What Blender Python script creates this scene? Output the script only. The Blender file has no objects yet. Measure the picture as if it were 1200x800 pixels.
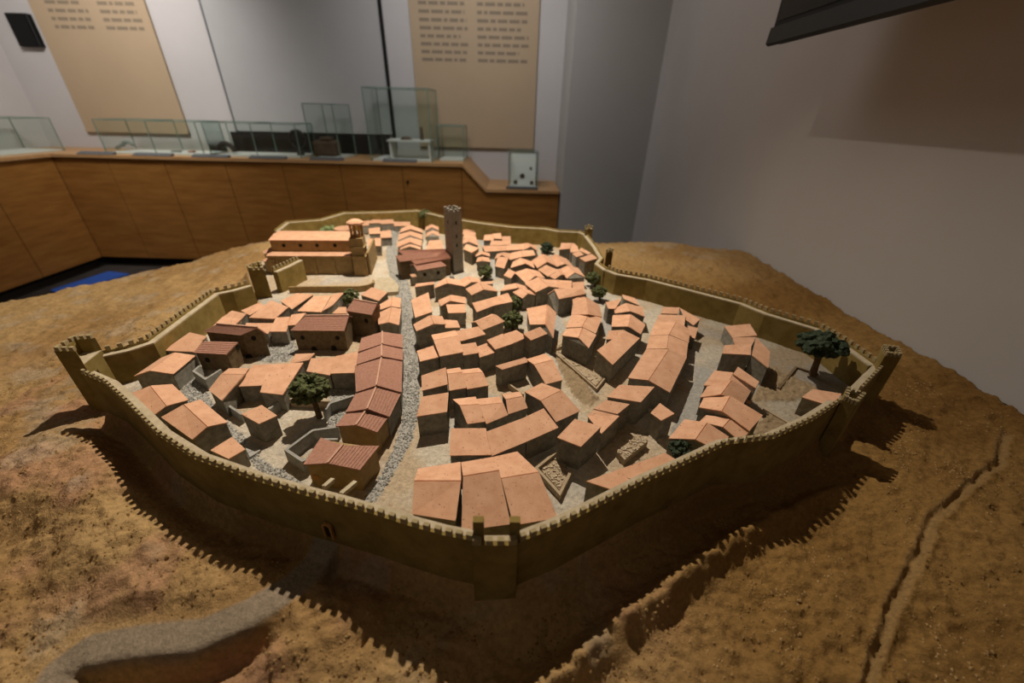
import bpy, bmesh, math, random
import numpy as np
from mathutils import Vector, Matrix

# ------------------------------------------------------------------ camera
F_PX = 467.0
CZ = 1.4            # camera height above the gallery floor
ZG = 0.9            # level of the model town's ground
_D = np.array([-20.0, 807.0, F_PX]); _D /= np.linalg.norm(_D)
_fw = np.array([0, 0, 1.0]) - _D[2] * _D; _fw /= np.linalg.norm(_fw)
_rt = np.cross(_D, _fw)
if _rt[0] < 0: _rt = -_rt
scene = bpy.context.scene
COL = scene.collection
cam_d = bpy.data.cameras.new('camera'); cam = bpy.data.objects.new('camera', cam_d); COL.objects.link(cam)
cam_d.sensor_width = 36.0; cam_d.lens = F_PX / 1200 * 36
cam_d.clip_start = 0.01; cam_d.clip_end = 50
cam_d.dof.use_dof = True; cam_d.dof.focus_distance = 0.70; cam_d.dof.aperture_fstop = 2.4
def _w(v): return Vector((v @ _rt, v @ _fw, -(v @ _D)))
_x = _w(np.array([1.0, 0, 0])); _y = _w(np.array([0, -1.0, 0])); _z = _w(np.array([0, 0, -1.0]))
cam.matrix_world = Matrix(((_x.x, _y.x, _z.x, 0), (_x.y, _y.y, _z.y, 0), (_x.z, _y.z, _z.z, CZ), (0, 0, 0, 1)))
scene.camera = cam

# ------------------------------------------------------------------ light
w = bpy.data.worlds.new('world'); scene.world = w; w.use_nodes = True
w.node_tree.nodes['Background'].inputs[0].default_value = (0.5, 0.52, 0.56, 1)
w.node_tree.nodes['Background'].inputs[1].default_value = 0.02
def lamp(name, kind, loc, target, energy, color, **kw):
    d = bpy.data.lights.new(name, kind); d.energy = energy; d.color = color
    for k, v in kw.items(): setattr(d, k, v)
    o = bpy.data.objects.new(name, d); COL.objects.link(o); o.location = loc
    o.rotation_euler = (Vector(target) - Vector(loc)).to_track_quat('-Z', 'Y').to_euler()
    return o
lamp('model_spotlight', 'SPOT', (-0.20, 1.42, 2.55), (-0.84, 1.18, 0.9), 168, (1.0, 0.88, 0.72),
     spot_size=math.radians(149), spot_blend=1.0, shadow_soft_size=0.012)
lamp('wall_washer_left', 'SPOT', (-3.0, 2.9, 2.93), (-3.5, 4.28, 1.7), 225, (1.0, 0.95, 0.92), spot_size=math.radians(115), spot_blend=0.9, shadow_soft_size=0.3)
lamp('wall_washer_middle', 'SPOT', (-0.5, 2.9, 2.93), (-0.5, 4.28, 1.8), 85, (0.97, 0.97, 1.0), spot_size=math.radians(120), spot_blend=0.9, shadow_soft_size=0.3)
lamp('fill_light_right', 'AREA', (-0.3, 2.7, 2.93), (1.06, 3.3, 1.3), 12, (1.0, 0.96, 0.94), size=1.4)  # added soft fill that lifts the right wall and pillar
lamp('fill_light_front', 'AREA', (-0.8, -0.9, 2.93), (-0.8, -0.9, 0), 2.5, (1.0, 0.88, 0.70), size=1.4)  # added dim fill for the shadowed sides facing the camera
scene.view_settings.view_transform = 'Standard'; scene.view_settings.look = 'None'
scene.view_settings.gamma = 1.0; scene.view_settings.exposure = 0.0
scene.view_settings.use_curve_mapping = False

# ------------------------------------------------------------------ pixel -> place
def ray(px, py):
    v = np.array([px - 600.0, py - 400.0, F_PX]); return np.array([v @ _rt, v @ _fw, -(v @ _D)])
def at(p, z):
    r = ray(*p); t = (z - CZ) / r[2]; return Vector((r[0] * t, r[1] * t, z))
def atY(p, Y):
    r = ray(*p); t = Y / r[1]; return Vector((r[0] * t, Y, CZ + r[2] * t))
def atX(p, X):
    r = ray(*p); t = X / r[0]; return Vector((X, r[1] * t, CZ + r[2] * t))
def on_wall(p, a, b):                      # where the pixel's ray meets the vertical plane through a and b
    r = ray(*p); n = Vector((b.y - a.y, -(b.x - a.x), 0)); t = (n.x * a.x + n.y * a.y) / (n.x * r[0] + n.y * r[1])
    return Vector((r[0] * t, r[1] * t, CZ + r[2] * t))
CROP = dict(A=(440, 230, 5.925), B=(560, 240, 5.925), F=(460, 330, 5.925), G=(470, 420, 5.925), H=(460, 510, 5.925),
            I=(620, 330, 5.925), J=(640, 420, 5.925), K=(620, 490, 5.925), L=(760, 370, 5.925), N=(760, 440, 5.925),
            O=(900, 370, 5.925), P=(230, 330, 5.925), Q=(140, 380, 5.925), R=(300, 400, 5.925), S=(320, 480, 5.925),
            T=(280, 230, 5.925), U=(400, 330, 13.333), V=(235, 490, 13.333), W=(330, 370, 8.0), C=(290, 240, 8.0),
            D=(50, 380, 6.6667), E=(940, 390, 5.3333), M=(450, 235, 8.0), X=(0, 0, 1.0), Z=(640, 250, 10.0))
def px(c, u, v):
    x, y, s = CROP[c]; return (x + u / s, y + v / s)
rng = random.Random(7)

# ------------------------------------------------------------------ materials
def new_mat(name):
    m = bpy.data.materials.new(name); m.use_nodes = True
    return m, m.node_tree.nodes, m.node_tree.links, m.node_tree.nodes['Principled BSDF']
def speckle(m, scale, thr, col):
    n, l = m.node_tree.nodes, m.node_tree.links; b = n['Principled BSDF']; src = b.inputs['Base Color'].links[0].from_socket
    tc = n.new('ShaderNodeTexCoord'); z = n.new('ShaderNodeTexNoise'); z.inputs['Scale'].default_value = scale; z.inputs['Detail'].default_value = 1
    l.new(tc.outputs['Object'], z.inputs['Vector']); r = n.new('ShaderNodeMapRange'); r.inputs['From Min'].default_value = thr; r.inputs['From Max'].default_value = thr + .03
    l.new(z.outputs['Fac'], r.inputs[0]); x = n.new('ShaderNodeMix'); x.data_type = 'RGBA'; l.new(r.outputs[0], x.inputs['Factor']); l.new(src, x.inputs['A']); x.inputs['B'].default_value = (*col, 1)
    l.new(x.outputs['Result'], b.inputs['Base Color'])
def mat(name, c1, c2=None, scale=60, rough=0.9, bump=0.0, bscale=None, c3=None, spread=(0.35, 0.65), rand=0.0, metal=0.0, spec=0.25, detail=5, stretch=None):
    m, n, l, b = new_mat(name)
    b.inputs['Roughness'].default_value = rough; b.inputs['Metallic'].default_value = metal
    b.inputs['Specular IOR Level'].default_value = spec
    tc = n.new('ShaderNodeTexCoord'); src = tc.outputs['Object']
    if stretch:
        mp = n.new('ShaderNodeMapping'); mp.inputs['Scale'].default_value = stretch; l.new(src, mp.inputs[0]); src = mp.outputs[0]
    if c2 is None: c2 = c1
    nz = n.new('ShaderNodeTexNoise'); nz.inputs['Scale'].default_value = scale; nz.inputs['Detail'].default_value = detail
    nz.inputs['Roughness'].default_value = 0.65; l.new(src, nz.inputs['Vector'])
    cr = n.new('ShaderNodeValToRGB'); l.new(nz.outputs['Fac'], cr.inputs[0])
    cr.color_ramp.elements[0].position = spread[0]; cr.color_ramp.elements[0].color = (*c1, 1)
    cr.color_ramp.elements[1].position = spread[1]; cr.color_ramp.elements[1].color = (*c2, 1)
    if c3:
        e = cr.color_ramp.elements.new(0.9); e.color = (*c3, 1)
    out = cr.outputs[0]
    if rand:
        oi = n.new('ShaderNodeObjectInfo'); mr = n.new('ShaderNodeMapRange')
        mr.inputs['To Min'].default_value = 1 - rand; mr.inputs['To Max'].default_value = 1 + rand
        l.new(oi.outputs['Random'], mr.inputs[0])
        hs = n.new('ShaderNodeHueSaturation'); l.new(mr.outputs[0], hs.inputs['Value']); l.new(out, hs.inputs['Color']); out = hs.outputs[0]
    l.new(out, b.inputs['Base Color'])
    if bump:
        n2 = n.new('ShaderNodeTexNoise'); n2.inputs['Scale'].default_value = bscale or scale * 4; n2.inputs['Detail'].default_value = 6
        n2.inputs['Roughness'].default_value = 0.7
        l.new(src, n2.inputs['Vector'])
        bp = n.new('ShaderNodeBump'); bp.inputs['Strength'].default_value = min(1.0, bump); bp.inputs['Distance'].default_value = 0.002
        l.new(n2.outputs['Fac'], bp.inputs['Height']); l.new(bp.outputs[0], b.inputs['Normal'])
    return m
M = {}
M['terracotta'] = mat('terracotta_clay', (0.60, 0.325, 0.195), (0.70, 0.41, 0.26), scale=45, rough=0.95, bump=0.25, bscale=500, rand=0.10)
speckle(M['terracotta'], 330, .71, (0.22, 0.11, 0.06))
M['tile'] = mat('brown_roof_tile', (0.33, 0.165, 0.112), (0.44, 0.23, 0.165), scale=240, rough=0.9, bump=0.5, bscale=900, rand=0.05)
M['ridge'] = mat('ridge_tile', (0.50, 0.30, 0.21), (0.58, 0.36, 0.26), scale=200)
M['plaster'] = mat('grey_house_plaster', (0.19, 0.17, 0.135), (0.32, 0.295, 0.24), scale=90, rough=0.95, bump=0.5, bscale=600, rand=0.10)
M['warm_plaster'] = mat('ochre_house_plaster', (0.30, 0.20, 0.09), (0.40, 0.28, 0.13), scale=70, rough=0.95, bump=0.4, bscale=600)
M['dark_plaster'] = mat('brown_house_plaster', (0.13, 0.085, 0.045), (0.21, 0.145, 0.08), scale=110, rough=0.95, bump=0.4, bscale=600)
M['stone'] = mat('tower_stone', (0.24, 0.215, 0.175), (0.33, 0.30, 0.25), scale=120, rough=0.95, bump=0.5, bscale=700)
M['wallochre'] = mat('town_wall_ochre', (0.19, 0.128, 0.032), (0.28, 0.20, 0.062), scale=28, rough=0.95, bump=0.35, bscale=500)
M['merlon'] = mat('merlon_lit_ochre', (0.29, 0.225, 0.115), (0.38, 0.30, 0.165), scale=90, rough=0.95, bump=0.3, bscale=500)  # wall ochre lightened overall to carry the lit look of the merlon tops
M['walkway'] = mat('lit_walkway_sand', (0.40, 0.33, 0.22), (0.52, 0.44, 0.31), scale=70, rough=0.95, bump=0.3, bscale=500)  # pale sand; the strong light on the wall walk is in this colour
M['dark'] = mat('dark_opening', (0.018, 0.014, 0.01), rough=0.9)
M['orange'] = mat('orange_painted_clay', (0.40, 0.20, 0.06), (0.46, 0.25, 0.08), scale=90)
M['greywall'] = mat('grey_garden_wall', (0.27, 0.26, 0.235), (0.38, 0.37, 0.33), scale=120, rough=0.95, bump=0.4, bscale=600)
M['sandwall'] = mat('sandy_garden_wall', (0.36, 0.27, 0.175), (0.47, 0.37, 0.25), scale=120, rough=0.95, bump=0.4, bscale=600)
M['pebble'] = mat('grey_pebbles', (0.20, 0.195, 0.18), (0.62, 0.60, 0.54), scale=260, rough=0.9, spread=(0.38, 0.62), detail=2)
M['rubble'] = mat('sandy_rubble', (0.33, 0.25, 0.16), (0.55, 0.45, 0.32), scale=300, rough=0.95, spread=(0.38, 0.62), detail=2)
M['grit'] = mat('earth_grit', (0.24, 0.135, 0.045), (0.42, 0.27, 0.115), scale=14, rough=0.97, spread=(0.40, 0.60), detail=4)
M['flag'] = mat('grey_flagstone', (0.36, 0.35, 0.32), (0.46, 0.45, 0.41), scale=160, bump=0.4, bscale=700)
M['leaf'] = mat('tree_foliage', (0.050, 0.062, 0.022), (0.155, 0.170, 0.070), scale=170, rough=0.95, bump=0.8, bscale=900)
M['leaf_dark'] = mat('dark_tree_foliage', (0.024, 0.040, 0.024), (0.065, 0.085, 0.048), scale=170, rough=0.95, bump=0.8, bscale=900)
M['leaf_pale'] = mat('pale_tree_foliage', (0.16, 0.21, 0.08), (0.28, 0.34, 0.16), scale=170, rough=0.95, bump=0.8, bscale=900)
M['bark'] = mat('tree_bark', (0.10, 0.06, 0.03), (0.17, 0.11, 0.06), scale=200, bump=0.5)
M['wood'] = mat('counter_wood', (0.235, 0.098, 0.020), (0.33, 0.15, 0.036), scale=3.2, rough=0.5, stretch=(1.2, 1.2, 9.0), detail=8)
M['woodtop'] = mat('worktop_wood', (0.40, 0.22, 0.09), (0.50, 0.29, 0.13), scale=5, rough=0.45, stretch=(1, 6, 6), detail=8)
M['plinth'] = mat('dark_plinth', (0.02, 0.016, 0.013), rough=0.7)
M['wall'] = mat('painted_wall', (0.50, 0.475, 0.46), (0.525, 0.50, 0.485), scale=2.0, rough=0.95)
M['pillar'] = mat('pillar_grey', (0.40, 0.39, 0.37), (0.42, 0.41, 0.39), scale=2.0, rough=0.95)  # slightly darker grey than the walls
M['floor'] = mat('dark_floor', (0.035, 0.028, 0.024), (0.055, 0.045, 0.038), scale=6, rough=0.6)
M['ceil'] = mat('ceiling_paint', (0.45, 0.44, 0.42), rough=0.95)
M['panel'] = mat('beige_panel', (0.41, 0.305, 0.195), (0.43, 0.32, 0.205), scale=3, rough=0.7)
M['ink'] = mat('printed_text', (0.23, 0.18, 0.125), rough=0.8)
M['screen'] = mat('grey_screen', (0.41, 0.405, 0.395), (0.43, 0.425, 0.415), scale=3, rough=0.6)
M['black'] = mat('black_plastic', (0.006, 0.006, 0.0055), rough=0.5, spec=0.2)
M['bezel'] = mat('dark_bezel', (0.010, 0.0095, 0.008), rough=0.42, spec=0.3)
M['white'] = mat('white_board', (0.62, 0.61, 0.57), rough=0.8)
M['greyplate'] = mat('grey_label_plate', (0.10, 0.105, 0.11), rough=0.6)
M['iron'] = mat('dark_iron', (0.03, 0.026, 0.022), (0.06, 0.05, 0.04), scale=60, rough=0.7)
M['bronze'] = mat('brown_wood_find', (0.07, 0.045, 0.028), (0.12, 0.08, 0.05), scale=40, rough=0.8)
M['bluegrey'] = mat('grey_find', (0.20, 0.22, 0.20), (0.28, 0.29, 0.26), scale=60, rough=0.7)
M['blue'] = mat('blue_strip', (0.03, 0.10, 0.42), rough=0.6)
M['green_edge'] = mat('glass_edge_green', (0.15, 0.23, 0.185), rough=0.2, spec=0.5)
def glass_mat():
    m, n, l, b = new_mat('clear_glass')
    t = n.new('ShaderNodeBsdfTransparent'); t.inputs[0].default_value = (0.955, 0.98, 0.968, 1)
    g = n.new('ShaderNodeBsdfGlossy'); g.inputs['Roughness'].default_value = 0.02
    w_ = n.new('ShaderNodeLayerWeight'); w_.inputs[0].default_value = 0.5; p_ = n.new('ShaderNodeMath'); p_.operation = 'POWER'; p_.inputs[1].default_value = 4; l.new(w_.outputs['Facing'], p_.inputs[0])
    f = n.new('ShaderNodeMapRange'); f.inputs['To Min'].default_value = 0.02; f.inputs['To Max'].default_value = 0.35; l.new(p_.outputs[0], f.inputs[0]); mx = n.new('ShaderNodeMixShader')
    l.new(f.outputs[0], mx.inputs[0]); l.new(t.outputs[0], mx.inputs[1]); l.new(g.outputs[0], mx.inputs[2])
    l.new(mx.outputs[0], n['Material Output'].inputs[0])
    return m
M['glass'] = glass_mat()
def terrain_mat():
    m, n, l, b = new_mat('relief_earth')
    b.inputs['Roughness'].default_value = 0.97; b.inputs['Specular IOR Level'].default_value = 0.1
    at_ = n.new('ShaderNodeAttribute'); at_.attribute_name = 'earth'
    tc = n.new('ShaderNodeTexCoord')
    nz = n.new('ShaderNodeTexNoise'); nz.inputs['Scale'].default_value = 130; nz.inputs['Detail'].default_value = 6; nz.inputs['Roughness'].default_value = 0.7
    l.new(tc.outputs['Object'], nz.inputs['Vector'])
    mr = n.new('ShaderNodeMapRange'); mr.inputs['From Min'].default_value = 0.3; mr.inputs['From Max'].default_value = 0.7
    mr.inputs['To Min'].default_value = 0.70; mr.inputs['To Max'].default_value = 1.22; l.new(nz.outputs['Fac'], mr.inputs[0])
    mx = n.new('ShaderNodeMix'); mx.data_type = 'RGBA'; mx.blend_type = 'MULTIPLY'; mx.inputs['Factor'].default_value = 1.0
    l.new(at_.outputs['Color'], mx.inputs['A']); l.new(mr.outputs[0], mx.inputs['B'])
    l.new(mx.outputs['Result'], b.inputs['Base Color'])
    n2 = n.new('ShaderNodeTexNoise'); n2.inputs['Scale'].default_value = 210; n2.inputs['Detail'].default_value = 5; n2.inputs['Roughness'].default_value = 0.7
    l.new(tc.outputs['Object'], n2.inputs['Vector'])
    bp = n.new('ShaderNodeBump'); bp.inputs['Strength'].default_value = 0.9; bp.inputs['Distance'].default_value = 0.0035
    l.new(n2.outputs['Fac'], bp.inputs['Height']); l.new(bp.outputs[0], b.inputs['Normal'])
    return m
M['earth'] = terrain_mat()

# ------------------------------------------------------------------ mesh helpers
class MB:
    def __init__(s): s.v = []; s.f = []
    def poly(s, pts):
        i = len(s.v); s.v += [tuple(p) for p in pts]; s.f.append(tuple(range(i, i + len(pts)))); return s
    def prism(s, base, top):                      # two matching loops
        i = len(s.v); n = len(base); s.v += [tuple(p) for p in base] + [tuple(p) for p in top]
        s.f.append(tuple(range(i + n - 1, i - 1, -1))); s.f.append(tuple(range(i + n, i + 2 * n)))
        for k in range(n):
            j = (k + 1) % n; s.f.append((i + k, i + j, i + n + j, i + n + k))
        return s
    def box(s, c, size, ax=None):
        c = Vector(c); X, Y, Z = (ax or (Vector((1, 0, 0)), Vector((0, 1, 0)), Vector((0, 0, 1))))
        a, b, h = size[0] / 2, size[1] / 2, size[2] / 2
        base = [c - X * a - Y * b - Z * h, c + X * a - Y * b - Z * h, c + X * a + Y * b - Z * h, c - X * a + Y * b - Z * h]
        return s.prism(base, [p + Z * 2 * h for p in base])
    def bar(s, p, q, wd, ht):
        p = Vector(p); q = Vector(q); X = (q - p); L = X.length; X.normalize()
        Zt = Vector((0, 0, 1)) if abs(X.z) < 0.95 else Vector((0, 1, 0))
        Y = Zt.cross(X).normalized(); Z = X.cross(Y)
        return s.box((p + q) / 2, (L, wd, ht), (X, Y, Z))
    def cyl(s, c, r, h, n=16, r2=None, axis='z'):
        c = Vector(c); r2 = r if r2 is None else r2
        def pt(a, rr, t):
            ca, sa = math.cos(a) * rr, math.sin(a) * rr
            return c + (Vector((ca, sa, t)) if axis == 'z' else Vector((ca, t, sa)) if axis == 'y' else Vector((t, ca, sa)))
        A = [2 * math.pi * k / n for k in range(n)]
        return s.prism([pt(a, r, 0) for a in A], [pt(a, r2, h) for a in A])
    def build(s, name, m, parent=None, bevel=0.0, smooth=False):
        me = bpy.data.meshes.new(name); me.from_pydata(s.v, [], s.f)
        bm = bmesh.new(); bm.from_mesh(me); bmesh.ops.recalc_face_normals(bm, faces=bm.faces)
        if bevel:
            bmesh.ops.remove_doubles(bm, verts=bm.verts, dist=1e-6)
            bmesh.ops.bevel(bm, geom=list(bm.edges), offset=bevel, segments=1, affect='EDGES')
        bm.to_mesh(me); bm.free(); me.materials.append(m)
        if smooth:
            for p in me.polygons: p.use_smooth = True
        o = bpy.data.objects.new(name, me); COL.objects.link(o)
        if parent is not None: o.parent = parent
        return o
def tag(o, label, cat, group=None):
    o['label'] = label; o['category'] = cat
    if group: o['group'] = group
    return o
def stuff(o): o['kind'] = 'stuff'; return o
def structure(o, label=None):
    o['kind'] = 'structure'
    if label: o['label'] = label
    return o
def empty(name, loc=(0, 0, 0)):
    o = bpy.data.objects.new(name, None); COL.objects.link(o); o.location = loc; o.empty_display_size = 0.02
    return o
def inst(name, me, parent, loc, rz=0.0, sc=(1, 1, 1)):
    o = bpy.data.objects.new(name, me); COL.objects.link(o)
    o.location = loc; o.rotation_euler = (0, 0, rz); o.scale = sc
    if parent is not None: o.parent = parent
    return o
# ------------------------------------------------------------------ room shell
XR, XL, YB, YF, HC = 1.062, -4.56, 4.28, -1.6, 3.0
def slab(name, lo, hi, m):
    lo = Vector(lo); hi = Vector(hi)
    return structure(MB().box((lo + hi) / 2, hi - lo).build(name, m))
slab('floor', (XL - .1, YF - .1, -.1), (XR + .1, YB + .1, 0), M['floor'])
slab('ceiling', (XL - .1, YF - .1, HC), (XR + .1, YB + .1, HC + .1), M['ceil'])
slab('wall_back', (XL - .1, YB, 0), (XR + .1, YB + .1, HC), M['wall'])
slab('wall_left', (XL - .1, YF - .1, 0), (XL, YB, HC), M['wall'])
slab('wall_right', (XR, YF - .1, 0), (XR + .1, YB, HC), M['wall'])
slab('wall_front', (XL, YF - .1, 0), (XR, YF, HC), M['wall'])
slab('wall_pillar', (.395, 3.6, 0), (XR, YB, HC), M['pillar'])

# grey screen, and a dark strip standing in for the shaded gap under it
g = empty('wall_screen'); tag(g, 'large grey screen panel with black right edge hung on the back wall', 'screen')
MB().box((-1.925, YB - .012, 1.98), (1.49, .024, 1.60)).build('panel', M['screen'], g)
MB().box((-1.17, YB - .02, 2.0), (.022, .04, 1.9)).build('edge_strip', M['black'], g)
MB().box((-2.67, YB - .015, 2.0), (.012, .03, 1.66)).build('edge_strip', M['greyplate'], g)
structure(MB().box((-1.98, YB - .012, 1.085), (1.52, .024, .17)).build('gap_shade_strip_1', M['plinth']))

def text_block(mb, x0, x1, z0, z1, Y, r, pitch=.055):
    z = z1
    while z > z0:
        x = x0; end = x1 - r.uniform(0, .3) * (x1 - x0) * (1 if r.random() < .5 else .3)
        while x < end:
            wd = min(r.uniform(.03, .10), end - x)
            mb.box((x + wd / 2, Y, z), (wd, .0015, .024)); x += wd + .016
        z -= pitch
def info_panel(label, x0, x1, z0, z1, cols, zt):
    p = empty('information_panel'); tag(p, label, 'panel')
    MB().box(((x0 + x1) / 2, YB - .014, (z0 + z1) / 2), (x1 - x0, .016, z1 - z0)).build('board', M['panel'], p)
    MB().box(((x0 + x1) / 2, YB - .016, z0 + .012), (x1 - x0, .026, .024)).build('bottom_rail', M['panel'], p)
    t = MB(); r = random.Random(3)
    for a, b, zz in cols: text_block(t, a, b, zz, zt, YB - .0225, r)
    stuff(t.build('printed_text', M['ink'], p))
info_panel('beige text panel on the back wall at far left, beside the black wall box', -4.12, -3.14, 1.14, 2.7,
           [(-3.98, -3.62, 1.93), (-3.54, -3.2, 1.92)], 2.6)
info_panel('beige text panel on the back wall right of the tall glass case', -.93, .16, 1.085, 2.7,
           [(-.85, -.43, 1.75), (-.36, .08, 1.74)], 2.6)
qb = atY((26, 35), YB - .05); b0 = empty('wall_box'); tag(b0, 'small black box mounted high on the back wall at far left', 'box')
MB().box((qb.x, YB - .025, qb.z), (.19, .05, .23)).build('housing', M['black'], b0, bevel=.006)
MB().box((qb.x, YB - .053, qb.z), (.16, .006, .2)).build('front_grille', M['black'], b0)

# ------------------------------------------------------------------ wooden counter
YC, ZT = 3.70, 1.0
def cabinet(x0, x1, y0, y1, top, label, face, lock=None, slope=None):
    c = empty('counter_cabinet'); tag(c, label, 'cabinet', None)
    g = .002
    if slope:
        xs, z2 = slope
        body = [(x0 + g, .02, top), (xs, .02, z2), (x1 - g, .02, z2)]
        bs = [Vector((x0 + g, y0 + .02, .09)), Vector((x1 - g, y0 + .02, .09)), Vector((x1 - g, y0 + .02, z2 - .025)), Vector((xs, y0 + .02, z2 - .025)), Vector((x0 + g, y0 + .02, top - .025))]
        MB().prism(bs, [p + Vector((0, y1 - y0 - .02, 0)) for p in bs]).build('body', M['wood'], c)
        fs = [Vector((p.x, y0, p.z)) for p in bs]
        MB().prism(fs, [p + Vector((0, .019, 0)) for p in fs]).build('front_panel', M['wood'], c)
        MB().box(((x0 + x1) / 2, (y0 + y1) / 2 + .04, .045), (x1 - x0 - .004, y1 - y0 - .08, .09)).build('plinth', M['plinth'], c)
        return c
    if face == 'y':
        MB().box(((x0 + x1) / 2, (y0 + .02 + y1) / 2, (top - .025 + .09) / 2), (x1 - x0 - 2 * g, y1 - y0 - .02, top - .025 - .09)).build('body', M['wood'], c)
        MB().box(((x0 + x1) / 2, y0 + .0095, (top - .03 + .095) / 2), (x1 - x0 - .006, .019, top - .03 - .095)).build('door', M['wood'], c)
        MB().box(((x0 + x1) / 2, (y0 + y1) / 2 + .04, .045), (x1 - x0 - 2 * g, y1 - y0 - .08, .09)).build('plinth', M['plinth'], c)
        if lock: MB().cyl((lock[0], y0 - .012, lock[1]), .012, .014, 12, axis='y').build('lock', M['bezel'], c)
    else:
        MB().box(((x0 + x1 - .02) / 2, (y0 + y1) / 2, (top - .025 + .09) / 2), (x1 - x0 - .02, y1 - y0 - 2 * g, top - .025 - .09)).build('body', M['wood'], c)
        MB().box((x1 - .0095, (y0 + y1) / 2, (top - .03 + .095) / 2), (.019, y1 - y0 - .006, top - .03 - .095)).build('door', M['wood'], c)
        MB().box(((x0 + x1) / 2 - .04, (y0 + y1) / 2, .045), (x1 - x0 - .08, y1 - y0 - 2 * g, .09)).build('plinth', M['plinth'], c)
    return c
XC = -3.985
seams = [XC] + [atY(p, YC).x for p in [(130, 200), (197, 204), (267, 204), (333, 205), (400, 205), (472, 206), (541, 205)]]
names = ['in the far left corner', 'second from the left corner', 'third from the left corner', 'under the ring case',
         'under the small square glass case', 'with a lock under the tall glass case', 'beside the slope down to the low counter']
names = ['in the left corner of the back counter', 'second from the corner in the back counter', 'third from the corner in the back counter', 'fourth from the corner in the back counter',
         'fifth from the corner under the middle glass case', 'sixth from the corner under the tall glass case', 'with the lock, next to the counter step']
for k in range(7):
    lk = None
    if k == 6: q = atY((478, 213), YC); lk = (q.x, q.z)
    cabinet(seams[k], seams[k + 1], YC, YB - .003, ZT, 'brown wooden counter cabinet ' + names[k], 'y', lk)
cabinet(seams[7], .385, YC, YB - .003, ZT, 'low wooden counter cabinet with a sloping shoulder beside the grey pillar', 'y', slope=(-.262, .80))
for k in range(9):
    y1 = YC - k * .55
    if y1 < -1.0: break
    cabinet(XL + .003, XC, y1 - .55, y1, ZT, 'brown wooden cabinet in the left counter, %s from the corner' % ['first', 'second', 'third', 'fourth', 'fifth', 'sixth', 'seventh', 'eighth', 'ninth'][k], 'x')
t = MB(); e = .02
L = [Vector(p) for p in [(XL, YC - 8 * .55, ZT - .024), (XC + e, YC - 8 * .55, ZT - .024), (XC + e, YC - e, ZT - .024), (seams[7] + .01, YC - e, ZT - .024), (seams[7] + .01, YB, ZT - .024), (XL, YB, ZT - .024)]]
t.prism(L, [p + Vector((0, 0, .024)) for p in L])
tag(t.build('worktop', M['woodtop']), 'long wooden worktop running along the left and back counters', 'worktop')
lowt = empty('low_worktop'); tag(lowt, 'low wooden worktop with sloping step at the right end of the counter', 'worktop')
a = [Vector((seams[7] + .012, YC - e, ZT - .024)), Vector((-.262, YC - e, .776)), Vector((-.262, YC - e, .80)), Vector((seams[7] + .012, YC - e, ZT))]
MB().prism(a, [p + Vector((0, YB - YC + e, 0)) for p in a]).build('slope_board', M['woodtop'], lowt)
MB().box((.0615, (YC - e + YB) / 2, .788), (.645, YB - YC + e, .024)).build('board', M['woodtop'], lowt)

# ------------------------------------------------------------------ glass cases
def glass_case(label, x0, x1, y0, y1, z0, z1, joints=(), base=M['white']):
    c = empty('glass_case'); tag(c, label, 'display case')
    th = .006; T = .004
    MB().box(((x0 + x1) / 2, (y0 + y1) / 2, z0 + .006), (x1 - x0 - .02, y1 - y0 - .02, .012)).build('base', base, c)
    zc, zh = (z0 + z1 - th) / 2, z1 - th - z0
    xs = [x0] + list(joints) + [x1]
    for a, b in zip(xs[:-1], xs[1:]):
        for yy in (y0 + th / 2, y1 - th / 2):
            MB().box(((a + b) / 2, yy, zc), (b - a - .002, th, zh)).build('glass_pane', M['glass'], c)
        MB().box(((a + b) / 2, (y0 + y1) / 2, z1 - th / 2), (b - a - .002, y1 - y0, th)).build('glass_pane', M['glass'], c)
    for xx in (x0 + th / 2, x1 - th / 2):
        MB().box((xx, (y0 + y1) / 2, zc), (th, y1 - y0 - 2 * th - .002, zh)).build('glass_pane', M['glass'], c)
    ed = MB(); w_ = .006
    for xx in xs:
        for yy in (y0, y1): ed.box((xx, yy, (z0 + z1) / 2), (w_, w_, z1 - z0))
        ed.box((xx, (y0 + y1) / 2, z1), (w_, y1 - y0 - w_, w_))
    for yy in (y0, y1):
        for a, b in zip(xs[:-1], xs[1:]): ed.box(((a + b) / 2, yy, z1), (b - a - w_, w_, w_))
    ed.build('glass_edge', M['green_edge'], c)
    return c
Z1 = ZT + .0005
x_a, x_b = atY((122, 172), 3.80).x, atY((238, 176), 3.80).x
glass_case('long low glass case with a clasp, left on the back counter', x_a, x_b, 3.80, 4.12, Z1, 1.262, [atY((181, 173), 3.80).x])
x_c, x_d = atY((246, 176), 3.80).x, atY((352, 180), 3.80).x
glass_case('long low glass case holding a dark standing ring', x_c, x_d, 3.80, 4.12, Z1, 1.262, [atY((301, 178), 3.80).x])
glass_case('middle glass case holding a dark wooden find, left of the tall one', atY((367, 186), 3.76).x, atY((400, 188), 3.76).x, 3.76, 4.14, Z1, 1.415)
x4, x5 = atY((436, 190), 3.76).x, atY((507, 192), 3.76).x
glass_case('tallest glass case, with a white shelf inside', x4, x5, 3.76, 4.14, Z1, 1.54)
glass_case('empty low glass case behind and right of the tall one', x5 + .03, x5 + .26, 3.88, 4.16, Z1, 1.275)
glass_case('long glass case on the left counter', XL + .1, XC - .12, 3.10, 3.95, Z1, 1.26)
glass_case('small upright glass case on the low counter beside the pillar', atY((596, 220), 3.80).x, atY((629, 221), 3.80).x, 3.80, 4.05, .8005, 1.09)
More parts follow.
